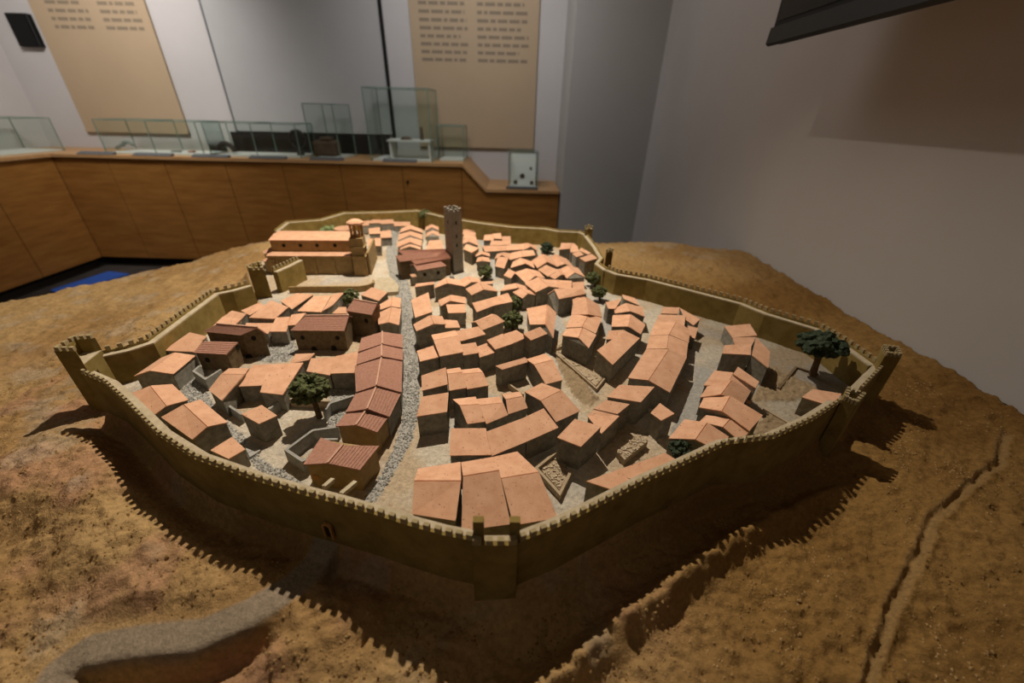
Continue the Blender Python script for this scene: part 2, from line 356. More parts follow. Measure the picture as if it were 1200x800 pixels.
# what is inside them
xs0 = atY((596, 220), 3.80).x
bd = MB().prism([Vector((xs0 + .02, 3.90, .815)), Vector((xs0 + .24, 3.90, .815)), Vector((xs0 + .24, 4.03, .815)), Vector((xs0 + .02, 4.03, .815))],
                [Vector((xs0 + .02, 4.0, 1.06)), Vector((xs0 + .24, 4.0, 1.06)), Vector((xs0 + .24, 4.03, 1.06)), Vector((xs0 + .02, 4.03, 1.06))]).build('mount_board', M['white'])
tag(bd, 'white sloping board inside the small case on the low counter', 'board')
for (u, v, s, lab) in [(604, 213, .03, 'small dark find at the lower left of the white board'), (612, 206, .04, 'largest dark find, in the middle of the white board'), (622, 197, .02, 'small dark find at the upper right of the white board'), (623, 214, .03, 'small dark find at the lower right of the white board')]:
    f_ = (v - 190) / 30.0; q = atY((u, v), 3.95 - .05 * (v - 200) / 30)
    yb = 3.90 + .10 * max(0, min(1, (q.z - .815) / .245)); q = atY((u, v), yb - .006)
    tag(MB().cyl((q.x, yb - .012, q.z), s * .6, .012, 7, r2=s * .4, axis='y').build('metal_find', M['bronze']), lab, 'find')
tag(MB().box((xs0 + .12, 3.745, .812), (.28, .07, .014)).build('label_plate', M['greyplate']), 'grey label plate in front of the small case on the low counter', 'label plate')
for i, (a, b, lab) in enumerate([(92, 133, 'first grey label plate from the left on the back counter edge'), (157, 201, 'second grey label plate from the left on the back counter edge'),
                    (226, 268, 'third grey label plate from the left, below the dark arch'), (293, 335, 'fourth grey label plate from the left, below the ring'),
                    (364, 402, 'grey label plate in front of the middle glass case'), (449, 488, 'grey label plate in front of the tallest glass case')]):
    y_ = 180 + 11 * (a - 92) / 360.0
    xa, xb = atY((a, y_), 3.71).x, atY((b, y_), 3.71).x
    pl = [Vector((xa, 3.69, Z1)), Vector((xb, 3.69, Z1)), Vector((xb, 3.74, Z1)), Vector((xa, 3.74, Z1))]
    tp = [Vector((xa, 3.69, Z1 + .006)), Vector((xb, 3.69, Z1 + .006)), Vector((xb, 3.74, Z1 + .022)), Vector((xa, 3.74, Z1 + .022))]
    tag(MB().prism(pl, tp).build('label_plate', M['greyplate']), lab, 'label plate')
# shelf stand in the tall case
st = empty('shelf_stand'); tag(st, 'white shelf on legs inside the tallest glass case', 'shelf')
xm = (x4 + x5) / 2 + .06
MB().box((xm, 3.92, 1.155), (.38, .2, .014)).build('shelf', M['white'], st)
for sx in (-.17, .17): MB().box((xm + sx, 3.92, 1.08), (.014, .18, .136)).build('leg', M['white'], st)
tag(MB().cyl((xm - .04, 3.90, 1.1625), .055, .022, 12, r2=.03).build('bowl_fragment', M['bronze']), 'dark flat fragment lying on the white shelf', 'find')
tag(MB().cyl((xm + .10, 3.90, 1.1625), .016, .10, 8, r2=.010).build('figurine', M['bronze']), 'thin upright dark find standing on the white shelf', 'find')
# ring, arch and clasp
def tube_arc(cx, cy, cz, R, r, a0, a1, n, tilt=0.0):
    mb = MB(); prev = None; ring0 = len(mb.v); k = 7
    for i in range(n + 1):
        a = a0 + (a1 - a0) * i / n
        c = Vector((math.cos(a) * R, 0, math.sin(a) * R)); d = Vector((math.cos(a), 0, math.sin(a)))
        for j in range(k):
            b = 2 * math.pi * j / k; mb.v.append(tuple(c + d * (math.cos(b) * r) + Vector((0, math.sin(b) * r, 0)) + Vector((cx, cy, cz))))
    for i in range(n):
        for j in range(k):
            j2 = (j + 1) % k; mb.f.append((i * k + j, i * k + j2, (i + 1) * k + j2, (i + 1) * k + j))
    mb.f.append(tuple(range(k - 1, -1, -1))); mb.f.append(tuple(n * k + j for j in range(k)))
    return mb
q = atY((349, 164), 3.93)
rg = empty('iron_ring'); tag(rg, 'dark iron ring standing on a small foot in a low case', 'ring')
tube_arc(q.x, 3.93, q.z, .072, .014, 0, 6.2831, 24).build('ring', M['iron'], rg, smooth=True)
MB().cyl((q.x, 3.93, Z1 + .012), .035, max(.02, q.z - .07 - Z1 - .012), 10, r2=.018).build('foot', M['iron'], rg)
q = atY((266, 177), 3.92)
tag(tube_arc(q.x, 3.92, Z1 + .022, .07, .022, .05, 2.6, 14).build('iron_arch', M['iron'], None, smooth=True), 'dark curved iron piece at the left end of the ring case', 'find')
q = atY((148, 170), 3.94); cl = empty('bronze_clasp'); tag(cl, 'grey bow-shaped clasp lying in the left low case', 'clasp')
tube_arc(q.x + .02, 3.94, Z1 + .025, .06, .016, .6, 2.7, 10).build('bow', M['bluegrey'], cl, smooth=True)
MB().bar((q.x - .10, 3.94, Z1 + .03), (q.x - .02, 3.94, Z1 + .07), .02, .02).build('pin', M['bluegrey'], cl)
for (u, lab) in [(206, 'flat grey fragment in the left low case'), (224, 'small reddish fragment in the left low case')]:
    q = atY((u, 175), 3.92)
    tag(MB().box((q.x, 3.92, Z1 + .02), (.07 if u == 206 else .04, .05, .014)).build('fragment', M['bluegrey'] if u == 206 else M['tile'], bevel=.003), lab, 'find')
q = atY((384, 180), 3.94)
wf = empty('wooden_find'); tag(wf, 'dark brown block of old wood inside the middle glass case', 'find')
MB().box((q.x, 3.95, Z1 + .075), (.2, .16, .125)).build('block', M['bronze'], wf, bevel=.02)
MB().box((q.x + .02, 3.93, Z1 + .15), (.09, .1, .03)).build('lug', M['bronze'], wf, bevel=.01)

# ------------------------------------------------------------------ television
tv = empty('television'); tag(tv, 'black flat television hanging from the right wall at top right', 'television')
TX, TY, TZ = .797, 1.597, 1.602
MB().box((TX + .0245, TY - .55, TZ + .32), (.045, 1.1, .64)).build('housing', M['black'], tv, bevel=.008)
MB().box((TX + .0008, TY - .55, TZ + .335), (.003, 1.05, .56)).build('screen', mat('tv_glass', (.005, .005, .005), rough=.25, spec=.2), tv)
MB().prism([Vector((TX - .006, TY - 1.1, TZ)), Vector((TX - .006, TY, TZ)), Vector((TX + .004, TY, TZ - .006)), Vector((TX + .004, TY - 1.1, TZ - .006))],
           [Vector((TX - .003, TY - 1.1, TZ + .042)), Vector((TX - .003, TY, TZ + .042)), Vector((TX + .004, TY, TZ + .042)), Vector((TX + .004, TY - 1.1, TZ + .042))]).build('bottom_bezel', M['bezel'], tv)
MB().box((.945, TY - .55, TZ + .34), (.205, .08, .06)).build('wall_arm', M['black'], tv)
MB().box((1.054, TY - .55, TZ + .34), (.014, .24, .3)).build('wall_plate', M['black'], tv)

# blue strip on the floor
bl = [at(p, 0.0) for p in [(60, 341), (128, 319), (152, 322), (70, 347)]]
tag(MB().prism([Vector((p.x, p.y, .0)) for p in bl], [Vector((p.x, p.y, .012)) for p in bl]).build('floor_strip', M['blue']), 'blue strip on the floor in front of the left corner counter', 'mat')

# ------------------------------------------------------------------ relief: heights
def wpoly(pts, z=ZG): return np.array([[at(p, z).x, at(p, z).y] for p in pts])
WALL_Z = 0.967
# outer lip of the walkway all the way round, read clockwise from the left tower
ring_front_left = [(97, 440), (124, 452), (150, 476), (185, 512), (230, 541), (300, 566), (350, 581), (395, 593), (440, 606), (480, 619), (520, 630), (556, 637)]
ring_front_right = [(607, 639), (655, 620), (700, 597), (760, 566), (800, 548), (850, 524), (872, 521), (905, 517), (950, 496), (984, 474)]
ring_right_low = [(1007, 461), (1022, 445), (1042, 425)]
ring_right_back = [(1028, 428), (1000, 408), (985, 398), (960, 384), (900, 366), (870, 354), (800, 336), (760, 326), (725, 320), (712, 315)]
ring_zig = [(713, 316), (703, 309), (708, 303), (700, 290), (689, 276)]
ring_back = [(689, 275), (680, 271), (655, 270), (640, 267), (600, 265), (560, 260), (520, 253), (490, 246), (450, 248), (402, 249), (375, 257), (335, 260), (321, 271)]
ring_church = [(349, 304), (335, 311), (319, 318)]
ring_west = [(292, 333), (270, 339), (250, 343), (210, 372), (172, 400), (150, 407), (122, 413)]
def ring_pts(px_, z=WALL_Z): return [at(p, z) for p in px_]
town = np.array([[p.x, p.y] for p in sum([ring_pts(r) for r in (ring_front_left, ring_front_right, ring_right_low, ring_right_back[1:-1], ring_zig, ring_back[1:])], []) ] +
                [[-.93, 1.30]] + [[p.x, p.y] for p in ring_pts(ring_west)])
def inside(P, poly):
    x, y = P[:, 0], P[:, 1]; r = np.zeros(len(P), bool); n = len(poly); j = n - 1
    for i in range(n):
        xi, yi = poly[i]; xj, yj = poly[j]
        if yi != yj:
            c = ((yi > y) != (yj > y)) & (x < (xj - xi) * (y - yi) / (yj - yi) + xi); r ^= c
        j = i
    return r
def segdist(P, line, closed=False):
    best = np.full(len(P), 1e9); bt = np.zeros(len(P)); near = np.zeros_like(P); side = np.zeros(len(P))
    pts = list(line) + ([line[0]] if closed else []); n = len(pts) - 1
    for i in range(n):
        a = np.array(pts[i]); b = np.array(pts[i + 1]); d = b - a; L = max(d @ d, 1e-12)
        t = np.clip(((P - a) @ d) / L, 0, 1); q = a + t[:, None] * d; v = P - q
        dd = np.hypot(v[:, 0], v[:, 1]); m = dd < best
        best[m] = dd[m]; bt[m] = (i + t[m]) / n; near[m] = q[m]; side[m] = (d[0] * v[m, 1] - d[1] * v[m, 0])
    return best, bt, near, side
def lattice(seed): return np.random.RandomState(seed).rand(256, 256)
_lat = [lattice(s) for s in range(6)]
def vnoise(x, y, k):
    L = _lat[k % 6]; xi = np.floor(x).astype(int); yi = np.floor(y).astype(int); fx = x - xi; fy = y - yi
    fx = fx * fx * (3 - 2 * fx); fy = fy * fy * (3 - 2 * fy); g = lambda a, b: L[a & 255, b & 255]
    return (g(xi, yi) * (1 - fx) + g(xi + 1, yi) * fx) * (1 - fy) + (g(xi, yi + 1) * (1 - fx) + g(xi + 1, yi + 1) * fx) * fy
def fbm(x, y, s, o=4, k=0):
    r = 0; a = .5; f = 1.0 / s
    for i in range(o): r = r + a * (vnoise(x * f + 17 * i, y * f + 31 * i, k + i) - .5); a *= .5; f *= 2.03
    return r
def sm(a, b, x): t = np.clip((x - a) / (b - a), 0, 1); return t * t * (3 - 2 * t)
TABLE = np.array([(-2.35, .28), (-1.70, 1.12), (-1.18, 1.80), (-1.0, 2.06), (.55, 2.08), (.75, 1.98), (1.058, 1.825), (1.058, .07), (-1.2, .07)])
ROAD = wpoly([(392, 650), (378, 672), (352, 700), (300, 736), (240, 757), (160, 757), (100, 762), (66, 782), (50, 815)], .842)
TRAIL = wpoly([(1018, 812), (1040, 745), (1058, 690), (1078, 640), (1086, 615), (1120, 585), (1160, 552), (1168, 520)], .855)
RIDGE = wpoly([(600, 812), (660, 785), (700, 752), (760, 705), (800, 672), (850, 640), (905, 603)], .862)
MOUND = wpoly([(125, 585)], .86)[0]; MOUND2 = wpoly([(215, 645)], .86)[0]
RIDGE2 = wpoly([(925, 600), (945, 585), (985, 570)], .868)
STREET = wpoly([(424, 588), (437, 570), (453, 545), (463, 520), (471, 490), (471, 440), (469, 400), (467, 370), (464, 345), (457, 325), (452, 300), (455, 280), (462, 266), (470, 268), (464, 285), (470, 315), (478, 330), (484, 350), (487, 380), (489, 410), (492, 440), (491, 480), (483, 515), (470, 540), (452, 570), (440, 588)])
LANE = wpoly([(215, 448), (232, 436), (240, 455), (247, 468), (262, 490), (285, 510), (297, 527), (312, 543), (332, 551), (354, 566), (350, 576), (330, 570), (316, 560), (300, 548), (288, 533), (272, 515), (255, 497), (237, 478), (222, 470), (213, 460)])
YARD = wpoly([(303, 424), (305, 408), (318, 402), (346, 398), (349, 412), (335, 424)])
COURT = wpoly([(384, 456), (420, 450), (418, 464), (388, 474)])
COURT2 = wpoly([(384, 484), (409, 481), (398, 497), (386, 501)])
GREYS = [wpoly([(785, 505), (800, 480), (812, 450), (815, 430), (830, 430), (840, 442), (828, 470), (812, 500), (795, 515)]), wpoly([(640, 368), (655, 366), (662, 385), (645, 410), (632, 418), (612, 415), (635, 402)]),
         wpoly([(565, 330), (572, 305), (560, 280), (575, 270), (590, 290), (600, 300), (592, 325)]), wpoly([(705, 370), (712, 352), (722, 360), (718, 395), (706, 390)]), wpoly([(655, 300), (672, 290), (690, 320), (680, 330)])]
FIELDS = [wpoly([(648, 415), (656, 412), (702, 468), (692, 476), (676, 470), (664, 450)]), wpoly([(900, 484), (942, 506), (925, 516), (890, 516), (884, 500)]), wpoly([(905, 430), (960, 455), (930, 470), (880, 470)])]
BANK = [(-.80, .50, .885), (-.733, .48, .892), (-.645, .45, .898), (-.547, .373, .884), (-.45, .331, .888), (-.342, .294, .886), (-.273, .268, .877), (-.215, .251, .874), (-.158, .225, .860), (-.109, .201, .848),
        (.029, .185, .850), (.081, .218, .864), (.136, .251, .867), (.217, .301, .873), (.277, .333, .874), (.362, .378, .874)]
BANK_FIX = None; ROADZ = None
def heights(P):
    x, y = P[:, 0], P[:, 1]
    ins = inside(P, town); dw, _, _, _ = segdist(P, town, True); d = np.where(ins, -dw, dw)
    front = 1 - sm(.62, 1.0, y); right = sm(.45, .75, x)
    d0 = .052 * (1 - .55 * right) * front + .03 * (1 - front)
    drop = d0 * sm(-.012, .02, d) + .05 * sm(.02, .55, d) * (1 - .75 * right) - .012 * sm(.05, .3, d) * right
    z = ZG - drop
    out = sm(.0, .03, d)
    z += out * (.016 * fbm(x, y, .16, 3, 1) + .012 * fbm(x, y, .05, 3, 2) + .0125 * fbm(x, y, .018, 3, 3) + .0055 * fbm(x, y, .007, 2, 4))
    cl = fbm(x, y, .026, 3, 4); z += out * .024 * np.maximum(0, cl - .03) * sm(-.08, .10, fbm(x, y, .14, 2, 0)); z -= out * .030 * np.maximum(0, fbm(x + 5, y, .016, 2, 2) - .14)
    r = np.abs(fbm(x * .7 + y * .3, y - x * .35, .05, 4, 5)); z += out * .012 * front * (1 - right) * (r - .1)
    # eroded ridges below the right-hand front wall
    dr, tr, _, s = segdist(P, RIDGE); w_ = .016 + .010 * fbm(x, y, .03, 2, 2)
    z += .026 * (1 + 1.3 * fbm(x, y, .022, 3, 3)) * np.exp(-(dr / np.maximum(w_, .008)) ** 2) * (1 - .45 * sm(.8, 1, tr)) + .010 * np.exp(-(dr / .05) ** 2)
    low = (s < 0)
    z -= np.where(low, .004 * np.exp(-((dr - .03) / .016) ** 2), .010 * np.exp(-((dr - .05) / .03) ** 2)) * sm(.10, .05, dr)
    dr2, _, _, _ = segdist(P, RIDGE2); z += .018 * np.exp(-(dr2 / .014) ** 2)
    # bank facing the front walls: known levels of the ground a hand's breadth out
    if BANK_FIX is not None:
        num = 0; den = .15
        for (bx, by, c_) in BANK_FIX:
            g_ = np.exp(-((x - bx) ** 2 + (y - by) ** 2) / .055 ** 2); num = num + g_ * c_; den = den + g_
        z += num / den * sm(.012, .06, d)
    # road ramp
    if ROADZ is not None:
        dd, tt, _, sd = segdist(P, ROAD); zr = np.interp(tt, np.linspace(0, 1, len(ROADZ)), ROADZ)
        m = 1 - sm(.0165, np.where(sd < 0, .050, .020), dd); z = z * (1 - m) + zr * m
        below = np.where((sd > 0), 1, 0) * sm(.25, .4, tt); z -= below * .026 * np.exp(-((dd - .034) / .012) ** 2)
    # footpath groove
    Pw = P + np.stack([.010 * fbm(x, y, .03, 3, 1), .010 * fbm(x, y, .03, 3, 2)], 1); dt, _, _, _ = segdist(Pw, TRAIL); z += .0035 * np.exp(-((dt - .009) / .0035) ** 2) - .006 * np.exp(-(dt / .0045) ** 2)
    z += (1 - out) * (.0030 * fbm(x, y, .02, 3, 0) + .0024 * fbm(x, y, .006, 2, 1))
    for f in FIELDS:
        m = inside(P, f); z[m] += .022 * np.abs(fbm(x[m] + y[m], (y[m] - x[m]) * 2.2, .016, 3, 3))
    # dip of the far rim
    z -= .02 * sm(1.6, 2.05, y)
    return z, d, out, front, right, m
_b = np.array(BANK); _c = heights(_b[:, :2])[0]; BANK_FIX = [(b_[0], b_[1], b_[2] - c_) for b_, c_ in zip(BANK, _c)]
_r = heights(ROAD)[0]; ROADZ = np.convolve(np.pad(_r, 1, 'edge'), [.25, .5, .25], 'valid') + .003
def build_terrain():
    ys = [.07]
    while ys[-1] < 2.09: ys.append(ys[-1] +   .0026 + .0058 * sm(.2, 1.6, np.array(ys[-1])).item())
    xs = [-2.36]
    while xs[-1] < 1.066: xs.append(xs[-1] + (.0036 + .004 * sm(.7, 1.3, np.abs(np.array(xs[-1]) + .0)).item()))
    X, Y = np.meshgrid(xs, ys); P = np.stack([X.ravel(), Y.ravel()], 1); nx, ny = len(xs), len(ys)
    inn = inside(P, TABLE)
    q = np.arange((ny - 1) * nx).reshape(ny - 1, nx)[:, :-1].ravel()
    quads = np.stack([q, q + 1, q + nx + 1, q + nx], 1)
    keep = inn[quads].any(1); quads = quads[keep]
    used = np.zeros(len(P), bool); used[quads.ravel()] = True; fix = used & ~inn
    _, _, near, _ = segdist(P[fix], TABLE, True); P[fix] = near
    remap = -np.ones(len(P), int); remap[used] = np.arange(used.sum()); P = P[used]; quads = remap[quads]
    z, d, out, front, right, _ = heights(P); x, y = P[:, 0], P[:, 1]
    ochre = np.array([.47, .305, .135]); dark = np.array([.35, .21, .085]); red = np.array([.45, .245, .145]); grey = np.array([.42, .345, .25])
    n1 = sm(-.16, .16, fbm(x, y, .25, 4, 0))[:, None]; n2 = sm(.02, .2, fbm(x, y, .09, 3, 2))[:, None]; n3 = sm(.05, .22, fbm(x + 3, y, .06, 3, 4))[:, None]
    c = dark * (1 - n1) + ochre * n1
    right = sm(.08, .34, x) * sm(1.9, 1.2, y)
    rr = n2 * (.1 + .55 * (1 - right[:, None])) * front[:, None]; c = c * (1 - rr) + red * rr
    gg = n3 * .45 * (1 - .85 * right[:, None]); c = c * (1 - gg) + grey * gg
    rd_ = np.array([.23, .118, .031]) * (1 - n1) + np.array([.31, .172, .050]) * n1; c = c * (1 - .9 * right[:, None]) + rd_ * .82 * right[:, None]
    dR, _, _, _ = segdist(P, ROAD); m = (1 - sm(.016, .021, dR))[:, None]; c = c * (1 - m) + np.array([.30, .235, .165]) * m
    dT, _, _, _ = segdist(P + np.stack([.010 * fbm(x, y, .03, 3, 1), .010 * fbm(x, y, .03, 3, 2)], 1), TRAIL); m = (1 - sm(.004, .012, dT))[:, None] * .5; c = c * (1 - m) + np.array([.36, .24, .11]) * m
    sand = np.array([.52, .405, .275]); pale = np.array([.60, .53, .42]); gry = np.array([.43, .41, .37])
    ti = sm(-.12, .12, fbm(x, y, .10, 4, 3))[:, None]; ci = sand * (1 - ti) + pale * ti
    tg = (.55 * sm(.05, .16, fbm(x + 9, y + 4, .07, 4, 1)))[:, None]; ci = ci * (1 - tg) + gry * tg
    rt_ = sm(.35, .6, x)[:, None]; ci = ci * (1 - rt_ * .35)  # town ground darkened to the right: the weaker light put into its colour
    jx = .006 * fbm(x, y, .012, 2, 0); Pj = np.stack([x + jx, y + jx], 1)
    for poly in [STREET, LANE, YARD, COURT, COURT2] + GREYS:
        m = inside(Pj, poly); ci[m] = gry * (.9 if poly is GREYS[0] else 1.0)
    for f in FIELDS:
        m = inside(Pj, f); ci[m] = np.array([.34, .25, .15])
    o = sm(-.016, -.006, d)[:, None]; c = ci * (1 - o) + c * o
    me = bpy.data.meshes.new('relief_terrain'); nv = len(P)
    me.vertices.add(nv); me.vertices.foreach_set('co', np.stack([x, y, z], 1).astype(np.float32).ravel())
    me.loops.add(len(quads) * 4); me.loops.foreach_set('vertex_index', quads.astype(np.int32).ravel())
    me.polygons.add(len(quads)); me.polygons.foreach_set('loop_start', np.arange(0, len(quads) * 4, 4, dtype=np.int32))
    me.update(calc_edges=True); me.validate()
    me.polygons.foreach_set('use_smooth', np.ones(len(me.polygons), bool))
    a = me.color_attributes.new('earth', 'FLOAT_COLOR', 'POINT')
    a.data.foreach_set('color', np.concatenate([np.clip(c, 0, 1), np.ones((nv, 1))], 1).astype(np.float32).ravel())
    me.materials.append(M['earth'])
    ob = bpy.data.objects.new('relief_terrain', me); COL.objects.link(ob)
    return ob
TER = build_terrain()
tag(TER, 'rough ochre earth relief of a hill carrying the walled model town', 'terrain')
def ground(x, y):
    return float(heights(np.array([[x, y]], float))[0][0])
# plinth under the relief: a skirt that follows the rim
def skirt():
    mb = MB(); pts = []
    n = len(TABLE)
    for i in range(n):
        a = TABLE[i]; b = TABLE[(i + 1) % n]; k = max(2, int(np.hypot(*(b - a)) / .02))
        for j in range(k): pts.append(a + (b - a) * j / k)
    P = np.array(pts); z = heights(P)[0] - .002
    c = P.mean(0)
    top = [Vector((p[0], p[1], zz)) for p, zz in zip(P, z)]
    bot = [Vector((p[0], p[1], 0.0)) for p in P]
    N = len(P); i0 = len(mb.v); mb.v += [tuple(v) for v in bot] + [tuple(v) for v in top]
    for k in range(N):
        j = (k + 1) % N; mb.f.append((k, j, N + j, N + k))
    return mb.build('plinth_side', M['plinth'], TER)
skirt()
# pebbles spread on the gravel streets, clods on the hillside
def hillside(n, seed):
    r = np.random.RandomState(seed); P = np.stack([r.uniform(-1.2, 1.05, n), .10 + 1.0 * r.rand(n) ** 1.6], 1)
    P = P[inside(P, TABLE)]; z, d, out, _, _, _ = heights(P); k = (d > .012) & (segdist(P, ROAD)[0] > .022) & (segdist(P, TRAIL)[0] > .006)
    k &= fbm(P[:, 0], P[:, 1], .05, 3, 1) + .25 * (r.rand(len(P)) - .5) > .0
    return P[k], z[k]
def pebbles(poly, spacing, size, m, name, seed, given=None):
    r = np.random.RandomState(seed); lo, hi = poly.min(0), poly.max(0)
    n = int((hi[0] - lo[0]) * (hi[1] - lo[1]) / spacing ** 2); P = lo + r.rand(n, 2) * (hi - lo); P = P[inside(P, poly)]; zz = ZG + .0008
    if given is not None: P, zz = given; zz = zz[:, None]
    base = np.array([(1, 0, 0), (0, 1, 0), (-1, 0, 0), (0, -1, 0), (0, 0, .7), (0, 0, -.7)], float)
    fc = np.array([(0, 1, 4), (1, 2, 4), (2, 3, 4), (3, 0, 4), (1, 0, 5), (2, 1, 5), (3, 2, 5), (0, 3, 5)])
    k = len(P); s = size * (.55 + .9 * r.rand(k)); a = r.rand(k) * 6.28
    co = base[None] * (s[:, None, None] * (1 + .4 * (r.rand(k, 6, 1) - .5)))
    ca, sa = np.cos(a)[:, None], np.sin(a)[:, None]
    V = np.stack([co[..., 0] * ca - co[..., 1] * sa + P[:, :1], co[..., 0] * sa + co[..., 1] * ca + P[:, 1:2], co[..., 2] + zz], -1).reshape(-1, 3)
    T = (fc[None] + (np.arange(k) * 6)[:, None, None]).reshape(-1, 3)
    me = bpy.data.meshes.new(name); me.from_pydata(V.tolist(), [], T.tolist()); me.materials.append(m)
    o = bpy.data.objects.new(name, me); COL.objects.link(o); o.parent = TER; stuff(o)
    return o
pebbles(STREET, .0033, .0019, M['pebble'], 'street_gravel', 1)
pebbles(LANE, .0031, .0019, M['pebble'], 'lane_gravel', 2)
pebbles(YARD, .0034, .0019, M['pebble'], 'yard_gravel', 3)
pebbles(COURT, .0034, .0018, M['pebble'], 'court_gravel', 4)
pebbles(COURT2, .0034, .0018, M['pebble'], 'court_gravel', 5)
pebbles(COURT2, .01, .0019, M['grit'], 'hillside_clods', 9, given=hillside(26000, 8))

# ------------------------------------------------------------------ town wall
WALLT = empty('town_wall', (0, 0, 0)); tag(WALLT, 'ochre crenellated town wall with towers ringing the model town', 'wall')
TH_P, TH_W = .0045, .0125       # parapet and walkway thickness
MER = MB().box((0, 0, .0045), (.0075, TH_P, .009)).build('merlon', M['merlon'], WALLT); MER_ME = MER.data; MER_FIRST = [MER]
def put_merlon(parent, loc, rz, sc=(1, 1, 1)):
    if MER_FIRST:
        o = MER_FIRST.pop(); o.parent = parent; o.location = loc; o.rotation_euler = (0, 0, rz); o.scale = sc; return o
    return inst('merlon', MER_ME, parent, loc, rz, sc)
def offset(pts, dist):             # shift a polyline to its left by dist
    out = []
    for i, p in enumerate(pts):
        ds = []
        if i > 0: ds.append((p - pts[i - 1]).to_2d().normalized())
        if i < len(pts) - 1: ds.append((pts[i + 1] - p).to_2d().normalized())
        n = Vector((0, 0)); 
        for d in ds: n += Vector((-d.y, d.x))
        n.normalize(); k = 1.0
        if len(ds) == 2: k = 1 / max(.5, n.dot(Vector((-ds[0].y, ds[0].x))))
        out.append(Vector((p.x + n.x * dist * k, p.y + n.y * dist * k, p.z)))
    return out
def strip(a, b, z0, z1):           # solid between two polylines
    mb = MB(); n = len(a)
    for P in (a, b):
        for z in (z0, z1):
            mb.v += [(p.x, p.y, z) for p in P]
    A0, A1, B0, B1 = 0, n, 2 * n, 3 * n
    for i in range(n - 1):
        mb.f += [(A0 + i, A0 + i + 1, A1 + i + 1, A1 + i), (B0 + i + 1, B0 + i, B1 + i, B1 + i + 1), (A1 + i, A1 + i + 1, B1 + i + 1, B1 + i), (B0 + i, B0 + i + 1, A0 + i + 1, A0 + i)]
    for i in (0, n - 1): mb.f.append((A0 + i, A1 + i, B1 + i, B0 + i))
    return mb
def wall_run(pxs, pitch, z=WALL_Z, side=1, merlons=True, bottom=.80, inset=0.0):
    out = [Vector((p.x, p.y, 0)) for p in ring_pts(pxs, z)]
    mid = offset(out, side * TH_P); inn = offset(out, side * (TH_P + TH_W))
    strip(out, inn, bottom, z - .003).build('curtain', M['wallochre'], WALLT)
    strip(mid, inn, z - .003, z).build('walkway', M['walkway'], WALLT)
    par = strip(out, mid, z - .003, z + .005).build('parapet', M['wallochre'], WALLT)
    if not merlons: return
    ctr = offset(out, side * TH_P / 2)
    for a, b in zip(ctr[:-1], ctr[1:]):
        d = b - a; L = d.length; n = max(1, int(round(L / pitch)))
        for k in range(n):
            p = a + d * ((k + .5) / n); put_merlon(par, (p.x, p.y, z + .005), math.atan2(d.y, d.x))
wall_run(ring_front_left, .0135)
wall_run(ring_front_right, .0135)
wall_run(ring_right_low, .0135)
wall_run(ring_right_back, .0155)
wall_run(ring_zig, .03, merlons=False)
wall_run(ring_back, .03, merlons=False)
wall_run(ring_church, .014)
wall_run(ring_west, .016)
def tower(corners, ztop, zfloor, open_side=None, bottom=.80, tall=None, t=.006, nm=3, label=None):
    """corners in pixels at ztop, anticlockwise; walls between them, floor inside"""
    c = [at(p, ztop) for p in corners]
    area = sum(c[i].x * c[(i + 1) % 4].y - c[(i + 1) % 4].x * c[i].y for i in range(4))
    if area < 0:
        c = c[::-1]
        if open_side is not None: open_side = (2 - open_side) % 4
    ctr = sum(c, Vector()) / 4
    tw = MB().prism([Vector((p.x, p.y, bottom)) for p in c], [Vector((p.x, p.y, zfloor)) for p in c]).build('tower', M['wallochre'], WALLT)
    sh = [ctr.lerp(p, .97) for p in c]
    MB().prism([Vector((p.x, p.y, zfloor)) for p in sh], [Vector((p.x, p.y, zfloor + .0015)) for p in sh]).build('tower_floor', M['walkway'], tw)
    for i in range(4):
        if i == open_side: continue
        a, b = c[i], c[(i + 1) % 4]; d = (b - a); L = d.length; d.normalize(); n = Vector((-d.y, d.x, 0)) * t
        pts = [Vector((a.x, a.y, zfloor)), Vector((b.x, b.y, zfloor)), Vector((b.x, b.y, zfloor)) + n - d * t, Vector((a.x, a.y, zfloor)) + n + d * t]
        MB().prism(pts, [p + Vector((0, 0, ztop - zfloor - .008)) for p in pts]).build('tower_parapet', M['wallochre'], tw)
        for k in range(nm):
            p = a + d * (L * (k + .5) / nm) + n * .5; put_merlon(tw, (p.x, p.y, ztop - .008), math.atan2(d.y, d.x), (min(1.2, L / nm / .0125), 1.25, .9))
    return tw, c
tower([px('D', 70, 182), px('D', 240, 182), px('D', 392, 75), px('D', 230, 85)], 1.0, .962, open_side=1, nm=3)
tower([(553, 634), (607, 634), (604, 617), (559, 617)], .985, .968, open_side=2, nm=4)
tp = [at((561, 622), .985), at((603, 622), .985)]
for q in tp: MB().box((q.x, q.y, .985), (.012, .008, .042)).build('pinnacle', M['wallochre'], WALLT)
tower([px('E', 265, 395), px('E', 350, 432), px('E', 405, 375), px('E', 285, 330)], .99, .972, nm=4)
tower([px('E', 530, 122), px('E', 632, 132), px('E', 608, 82), px('E', 505, 68)], 1.01, .985, nm=4)
tower([(711, 293), (719, 292), (717.5, 290), (711, 290.5)], 1.005, .995, nm=1, t=.003)
tower([(686, 266), (695, 266), (694, 263), (686, 263)], 1.0, .985, nm=1, t=.003)
tower([px('C', 5, 590), px('C', 150, 585), px('C', 120, 520), px('C', -15, 560)], .995, .975, nm=3)
tower([(321, 276), (330, 276), (336, 268), (326, 268)], .975, .966, nm=1)
